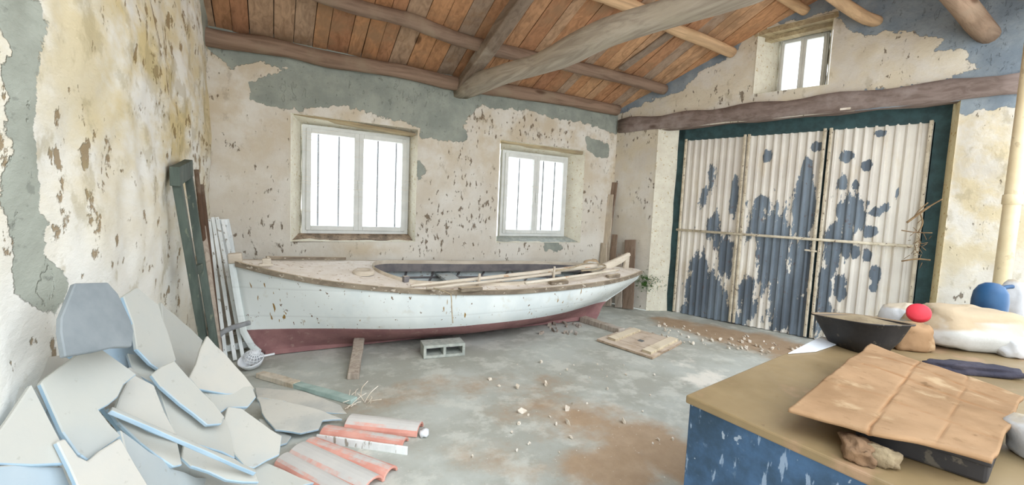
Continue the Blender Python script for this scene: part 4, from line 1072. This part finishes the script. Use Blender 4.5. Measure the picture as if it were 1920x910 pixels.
# long wooden strip and twigs on the floor
a, b = onz(487, 702, .02), onz(664, 752, .02)
sr2 = thing('floor_strip', a, 'long pale strip with a green end lying on the floor behind the slabs', 'strip'); mid = a.lerp(b, .42)
bev(MB().bar(a, mid, .075, .04, (0, 0, 1), .004, 5).build('strip_body', M['pale_wood'], sr2), .004)
bev(MB().bar(mid, b, .07, .035, (0, 0, 1), .003, 5).build('green_end', plain('faded_green', (172, 192, 186), (150, 172, 166), .8, 8), sr2), .004)
rs = random.Random(5); mb = MB(); c = onz(672, 752, .0)
for i in range(16):
    a = c+Vector((rs.uniform(-.1, .1), rs.uniform(-.1, .1), .005)); d = Vector((rs.uniform(-1, 1), rs.uniform(-1, 1), rs.uniform(0, .8))).normalized()*rs.uniform(.05, .16)
    mb.tube(path([a, a+d*.5+Vector((rs.uniform(-.02, .02), 0, .01)), a+d], 4), .003, 4)
tag(mb.build('dry_twigs', M['crumb']), 'tangle of pale dry twigs on the floor beside the green strip end', 'twigs', None, 'stuff')

# clay roof tiles: half-round shells
def clay(a, b, r0, r1, label, m, twist=0., h0=.0):
    """a, b floor points of the two ends; r half width"""
    d = (b-a).normalized(); s = Vector((0, 0, 1)).cross(d).normalized(); n = 10; vs = []; fs = []; L = 8
    for i in range(L+1):
        t = i/L; p = a.lerp(b, t)+Vector((0, 0, h0)); r = r0+(r1-r0)*t
        for q in range(n+1):
            an = PI*q/n+twist; vs.append(p+s*r*math.cos(an)+Vector((0, 0, 1))*r*.8*math.sin(an))
        for q in range(n+1):
            an = PI*(n-q)/n+twist; vs.append(p+s*(r-.014)*math.cos(an)+Vector((0, 0, 1))*(r*.8-.014)*math.sin(an))
    k4 = 2*n+2
    for i in range(L):
        for q in range(k4): fs.append([i*k4+q, (i+1)*k4+q, (i+1)*k4+(q+1) % k4, i*k4+(q+1) % k4])
    for q in range(n):
        fs.append([q, q+1, k4-2-q, k4-1-q]); e_ = L*k4; fs.append([e_+q+1, e_+q, e_+k4-1-q, e_+k4-2-q])
    o = bev(obj('roof_tile', vs, fs, M[m]), .003, 1)
    return tag(o, label, 'tile', 'half-round clay roof tiles on the floor')
clay(onz(655, 797, 0), onz(788, 810, 0), .085, .075, 'half-round clay roof tile farthest back, with a broad dusty grey top', 'tile')
clay(onz(608, 812, 0), onz(760, 835, 0), .06, .055, 'red clay roof tile with a whitened left end, second from the back', 'tile_red')
clay(onz(580, 838, 0), onz(733, 893, 0), .07, .062, 'cleanest red clay roof tile, in the middle of the row', 'tile_red')
clay(onz(560, 852, 0), onz(700, 918, 0), .085, .08, 'grey dusted clay roof tile in front of the cleanest red one', 'tile')
clay(onz(532, 865, 0), onz(670, 940, 0), .06, .055, 'clay roof tile nearest the front with a red side and white ridge', 'tile')
a, b = onz(594, 822, .02), onz(764, 846, .02)
tag(bev(MB().bar(a, b, .012, .05, (0, 0, 1), .002, 8).build('thin_board', M['white_slat']), .002), 'thin white board on edge between the red clay tiles', 'board')
c = onz(795, 817, 0); mb = MB(); rs = random.Random(9)
mb.lathe(c, [(.02, 0), (.035, .012), (.03, .03), (.01, .038)], 9); mb.v = [p+Vector((rs.uniform(-.008, .008),)*3) for p in mb.v]
tag(mb.build('crumpled_paper', M['plastic_w'], None, True), 'crumpled white paper scrap beside the rear clay tile', 'paper')

# ------------------------------------------------------------------ workbench at the right
ZT_ = .86
A_ = onz(1290, 739, ZT_); B_ = onz(1522, 642, ZT_); C_ = onz(1690, 912, ZT_)
eu = (B_-A_).normalized(); ew0 = (C_-A_).normalized(); ew = (ew0-eu*ew0.dot(eu)).normalized(); ew = ew0
LU, LW = 2.9, 1.75
br = thing('workbench', Vector((A_.x, A_.y, 0)), 'large bench with a scratched dark blue front and varnished wooden top', 'bench')
def bt(u, w, z): p = A_+eu*u+ew*w; return Vector((p.x, p.y, z))
t = .03
bev(MB().prism([bt(-.015, -.0, ZT_), bt(LU, 0, ZT_), bt(LU, LW, ZT_), bt(-.015, LW, ZT_)], Vector((0, 0, -t))).build('worktop', M['top'], br), .006)
bev(MB().prism([bt(0, .01, ZT_-t), bt(.025, .01, ZT_-t), bt(.025, LW-.01, ZT_-t), bt(0, LW-.01, ZT_-t)], Vector((0, 0, -ZT_+t+.01))).build('front_panel', M['bench'], br), .003)
bev(MB().prism([bt(.025, .01, ZT_-t), bt(LU-.02, .01, ZT_-t), bt(LU-.02, .035, ZT_-t), bt(.025, .035, ZT_-t)], Vector((0, 0, -ZT_+t+.01))).build('side_panel', M['bench'], br), .003)
bev(MB().prism([bt(.025, LW-.035, ZT_-t), bt(LU-.02, LW-.035, ZT_-t), bt(LU-.02, LW-.01, ZT_-t), bt(.025, LW-.01, ZT_-t)], Vector((0, 0, -ZT_+t+.01))).build('side_panel', M['bench'], br), .003)
# cardboard sheet propped on a dark tray added for the shadow below it
zc = ZT_+.085
cq = [(1480, 760), (1585, 668), (1640, 648), (1790, 690), (1916, 738), (1900, 790), (1862, 866), (1760, 850), (1640, 815)]
nn = 60
cp = [onz(x, y, zc) for (x, y) in cq]
c0, c1, c2, c3 = onz(1478, 764, zc), onz(1632, 645, zc), onz(1918, 740, zc), onz(1862, 868, zc)
vs = []; cr = []; N1, N2 = 70, 60
for i in range(N1+1):
    for j in range(N2+1):
        s, t2 = i/N1, j/N2
        p = c0.lerp(c3, s).lerp(c1.lerp(c2, s), t2)
        cre = 0
        for (l, wd_) in ((.42, .007), (.74, .006)): cre = max(cre, math.exp(-((s-l+.05*(t2-.5))/wd_)**2)*(.9 if l < .5 else .5))
        for (l, wd_) in ((.30, .007), (.62, .008), (.84, .006)): cre = max(cre, math.exp(-((t2-l-.03*math.sin(s*5))/wd_)**2)*(.9 if l > .5 else .45)*(1 if s > .1 else .3))
        ed = min(s, 1-s, t2, 1-t2)
        z = .014*noise.noise(p*3)+.004*noise.noise(p*13)-.003*cre
        jx = .014*noise.noise(p*9) if ed < .02 else 0
        vs.append(p+Vector((jx, jx*.7, z))); cr.append(cre)
fs = [[i*(N2+1)+j, (i+1)*(N2+1)+j, (i+1)*(N2+1)+j+1, i*(N2+1)+j+1] for i in range(N1) for j in range(N2)]
o = obj('cardboard_sheet', vs, fs, M['card'], None, True, {'crease': cr}); sm = o.modifiers.new('thick', 'SOLIDIFY'); sm.thickness = .012; sm.offset = -1
tag(o, 'large creased tan cardboard sheet lying on top of the bench', 'cardboard')
def inq(s, t2, z): p = c0.lerp(c3, s).lerp(c1.lerp(c2, s), t2); return Vector((p.x, p.y, z))
bx = thing('shadow_tray', inq(.7, .4, ZT_), 'added black tray for the dark shadow under the front edge of the cardboard sheet', 'tray')
q = [inq(.34, .10, ZT_+.001), inq(.98, .08, ZT_+.001), inq(.97, .8, ZT_+.001), inq(.3, .75, ZT_+.001)]
bev(MB().prism(q, Vector((0, 0, .055))).build('tray_body', M['blackp'], bx), .008)
q2 = [p+(p-(q[0]+q[1]+q[2]+q[3])/4)*.03+Vector((0, 0, .05)) for p in q]
bev(MB().prism(q2, Vector((0, 0, .012))).build('rim', M['blackp'], bx), .003)
def lump(name, c, r, sc, m, label, cat, seed=0, rot=0., nz=.25, bottom=None, seg=28, ns=3.2):
    vs = []; fs = []; K = 16
    R_ = Matrix.Rotation(rot, 3, 'Z')
    for i in range(K+1):
        ph = PI*i/K
        for k2 in range(seg):
            th = 2*PI*k2/seg; d = Vector((math.sin(ph)*math.cos(th), math.sin(ph)*math.sin(th), math.cos(ph)))
            q = Vector((math.copysign(abs(d.x)**.7, d.x), math.copysign(abs(d.y)**.7, d.y), math.copysign(abs(d.z)**.8, d.z)))
            rr = 1+nz*noise.noise(d*ns*.5+Vector((seed, 0, 0)))+nz*.5*noise.noise(d*ns*1.6+Vector((0, seed, 0)))
            p = R_@Vector((q.x*sc[0]*rr, q.y*sc[1]*rr, q.z*sc[2]*rr))*r
            p = c+p
            if bottom is not None: p.z = max(p.z, bottom+.002)
            vs.append(p)
    for i in range(K):
        for k2 in range(seg): fs.append([i*seg+k2, (i+1)*seg+k2, (i+1)*seg+(k2+1) % seg, i*seg+(k2+1) % seg])
    o = obj(name, vs, fs, M[m], None, True); return tag(o, label, cat)
p = onz(1608, 842, ZT_+.02); lump('rag_lump', p, .05, (1.3, .7, .55), 'rag', 'brown crumpled rag on the bench under the cardboard edge', 'rag', 1, .6, .4, ZT_)
p = onz(1652, 856, ZT_+.02); lump('rag_lump', p, .04, (.7, 1, .6), 'rag2', 'greyish crumpled rag beside the brown one under the cardboard edge', 'rag', 4, .2, .4, ZT_)
# black basin with dry mortar
bc = onz(1606, 652, ZT_); ang = math.atan2(eu.y, eu.x)
bn = thing('mortar_basin', bc, 'black plastic basin of dry mortar at the far end of the bench', 'basin')
def basin_ring(sx_, sy_, z, tilt=0, n=32, pw=.6):
    out = []
    for i in range(n):
        a = 2*PI*i/n; c_, s_ = math.cos(a), math.sin(a)
        x_ = math.copysign(abs(c_)**pw, c_)*sx_; y_ = math.copysign(abs(s_)**pw, s_)*sy_
        v_ = BX*x_+BY*y_; out.append(bc+v_+Vector((0, 0, z+tilt*x_)))
    return out
BX = (onz(1668, 640, ZT_+.1)-onz(1540, 600, ZT_+.1)); BX.z = 0; BW = BX.length; BX.normalize(); BY = Vector((-BX.y, BX.x, 0))
vs = []; n = 32
prof = [(.58, .6, .0), (.80, .82, .075), (.97, .98, .15), (1.03, 1.05, .158), (1.03, 1.05, .150), (.93, .95, .145), (.88, .9, .11)]
for (a_, b_, z_) in prof: vs += basin_ring(.2*a_, .15*b_, z_, .10 if z_ > .1 else .02)
fs = [[i*n+k2, i*n+(k2+1) % n, (i+1)*n+(k2+1) % n, (i+1)*n+k2] for i in range(len(prof)-1) for k2 in range(n)]+[list(range(n))[::-1]]
obj('shell', vs, fs, M['blackp'], bn, True)
vs = basin_ring(.2*.91, .15*.93, .142, .10)+[bc+Vector((0, 0, .175))]; fs = [[k2, (k2+1) % n, n] for k2 in range(n)]
obj('mortar', vs, fs, M['rag2'], bn, True)
p = onz(1520, 650, ZT_+.004); q = [onz(1478, 664, ZT_+.003), onz(1540, 632, ZT_+.003), onz(1590, 640, ZT_+.003), onz(1530, 660, ZT_+.003)]
tag(MB().prism(q, Vector((0, 0, .004))).build('paper_sheet', M['plastic_w']), 'white paper sheet under the far corner of the black basin', 'paper')
# sacks, lid, bottle
def top(x, y, dz_=0): return onz(x, y, ZT_+dz_)
ra = math.atan2(RT.y, RT.x)
lump('plaster_sack', top(1806, 652)+Vector((0, 0, .115)), .15, (1.65, 1.05, .8), 'sack', 'full dusty paper sack lying on the bench behind the cardboard', 'sack', 2, ra-.12, .16, ZT_)
lump('plastic_bag', top(1690, 628)+Vector((0, 0, .09)), .10, (1.05, .9, .95), 'bagw', 'white bag behind the red lid on the bench', 'bag', 7, ra, .22, ZT_)
lump('plastic_bag', top(1900, 668)+Vector((0, 0, .055)), .085, (1.1, .8, .8), 'bagw', 'small translucent white bag at the right end of the dusty sack', 'bag', 9, ra, .2, ZT_)
lump('plastic_bag', top(1908, 622)+Vector((0, 0, .16)), .13, (1.15, .8, 1.3), 'bagw', 'tall white dusty bag next to the blue jug at the back', 'bag', 12, ra, .2, ZT_)
lump('dark_cloth', top(1825, 700)+Vector((0, 0, .012)), .13, (1.4, .4, .25), 'cloth', 'dark crumpled cloth under the front of the dusty sack', 'cloth', 14, ra-.2, .4, ZT_)
lump('tan_bag', top(1705, 655)+Vector((0, 0, .06)), .10, (1.0, .6, .9), 'card', 'flattened tan bag between the basin and the dusty sack', 'bag', 17, ra, .25, ZT_)
lump('beige_bag', top(1968, 872)+Vector((0, 0, .05)), .08, (.7, 1.2, .9), 'bagw', 'beige bag at the right edge of the bench in front of the cardboard', 'bag', 21, ra, .2, ZT_)
cb = top(1913, 655); cn = thing('green_can', cb, 'dark green can between two white bags at the far right of the bench', 'can')
MB().lathe(cb, [(.001, 0), (.04, 0), (.042, .006), (.042, .15), (.036, .16), (.03, .162), (.001, .162)], 24, (0, 0, 1), False).build('can_body', M['dkgreen'], cn, True)
v_ = ray(1722, 590); p = CAM+v_*(2.02/v_.dot(FW)); vd = (CAM-p).normalized()
rl = thing('red_lid', p, 'round red lid resting on a tan bag against the dusty sack', 'lid')
MB().lathe(p-vd*.02, [(.001, 0), (.040, 0), (.045, .006), (.045, .026), (.038, .033), (.001, .034)], 28, vd+Vector((0, 0, .5)), False).build('lid_shell', M['red'], rl, True)
jb = top(1846, 640); bl = thing('blue_jug', jb, 'round-shouldered dark blue jug standing at the back of the bench behind the sack', 'jug')
MB().lathe(jb, [(.001, 0), (.068, 0), (.074, .01), (.076, .24), (.07, .29), (.052, .325), (.028, .342), (.001, .346)], 32, (0, 0, 1), False).build('jug_body', M['blue'], bl, True)
MB().tube(path([jb+Vector((0, 0, .305))+RT*.045, jb+Vector((0, 0, .318))+RT*.085, jb+Vector((0, 0, .322))+RT*.12], 5), .012, 10).build('spout', M['blue'], bl, True)

# pipe by the door wall
p1 = dw(1878, 530, -.45); p2 = dw(1908, 215, -.45)
pr = thing('drain_pipe', Vector((p1.x, p1.y, 0)), 'ivory drain pipe with a coupling standing at the wall right of the door', 'pipe')
pb = Vector((p1.x, p1.y, .0)); pt = Vector((p1.x, p1.y, roofz(p1.y)-.005))
MB().tube([pb, pt], .058, 24).build('pipe_body', M['pipe'], pr, True)
zc_ = dw(1888, 372, -.45).z
MB().lathe(Vector((pb.x, pb.y, zc_-.06)), [(.059, 0), (.068, .005), (.068, .09), (.059, .095)], 24, (0, 0, 1), False).build('coupling', M['pipe'], pr, True)
# dry branches stuck at the right edge of the door
rs = random.Random(31)
def dwp(x, y, off=-.06): return dw(x, y, off)
mb = MB(); mb.tube(path([dwp(1700, 418), dwp(1722, 402), dwp(1745, 386), dwp(1768, 373)], 5), [.012]*10+[.007]*6, 6, .2)
mb.tube(path([dwp(1712, 410), dwp(1722, 396), dwp(1740, 380)], 4), .006, 5, .2); mb.tube(path([dwp(1725, 400), dwp(1730, 418), dwp(1722, 436)], 4), .007, 5, .2)
mb.tube(path([dwp(1690, 432), dwp(1715, 436), dwp(1748, 437)], 4), .006, 5, .2); mb.tube(path([dwp(1690, 490), dwp(1720, 486), dwp(1745, 488)], 4), .008, 5, .2)
for i in range(30):
    a = dwp(rs.gauss(1722, 9), rs.gauss(455, 18)); mb.tube([a, a+Vector((rs.uniform(-.05, .05), rs.uniform(-.05, .05), rs.uniform(-.08, .08)))], .003, 4)
tag(mb.build('dry_branch', M['stem'], None, True), 'dry branch caught at the right edge of the metal door', 'branch')
# ------------------------------------------------------------------ light
sl_ = bpy.data.lights.new('hazy_sun', 'SUN'); sl_.energy = 1.25; sl_.angle = math.radians(50); sl_.color = (1, .93, .82)
so_ = bpy.data.objects.new('hazy_sun', sl_); COL.objects.link(so_); so_.location = (1, -3, 6)
so_.rotation_euler = Vector((-.12, .66, -.74)).to_track_quat('-Z', 'Y').to_euler()
wd = bpy.data.worlds.new('sky'); SC.world = wd; wd.use_nodes = True; t = wd.node_tree; t.nodes.clear()
wo = t.nodes.new('ShaderNodeOutputWorld'); bg = t.nodes.new('ShaderNodeBackground'); tc = t.nodes.new('ShaderNodeTexCoord'); sx = t.nodes.new('ShaderNodeSeparateXYZ')
rp = t.nodes.new('ShaderNodeValToRGB'); mr = t.nodes.new('ShaderNodeMapRange')
t.links.new(tc.outputs['Generated'], sx.inputs[0]); t.links.new(sx.outputs['Z'], mr.inputs['Value']); mr.inputs['From Min'].default_value = -.3; mr.inputs['From Max'].default_value = .8
t.links.new(mr.outputs[0], rp.inputs['Fac'])
e = rp.color_ramp.elements; e[0].position = 0; e[0].color = (.92, .93, .93, 1); e[1].position = .45; e[1].color = (.94, .99, 1.04, 1); k3 = e.new(1); k3.color = (.78, .93, 1.1, 1)
t.links.new(rp.outputs[0], bg.inputs['Color']); bg.inputs['Strength'].default_value = 2.6; t.links.new(bg.outputs[0], wo.inputs[0])
vs = SC.view_settings; vs.view_transform = 'Standard'; vs.look = 'None'; vs.gamma = 1; vs.use_curve_mapping = False; vs.exposure = .38
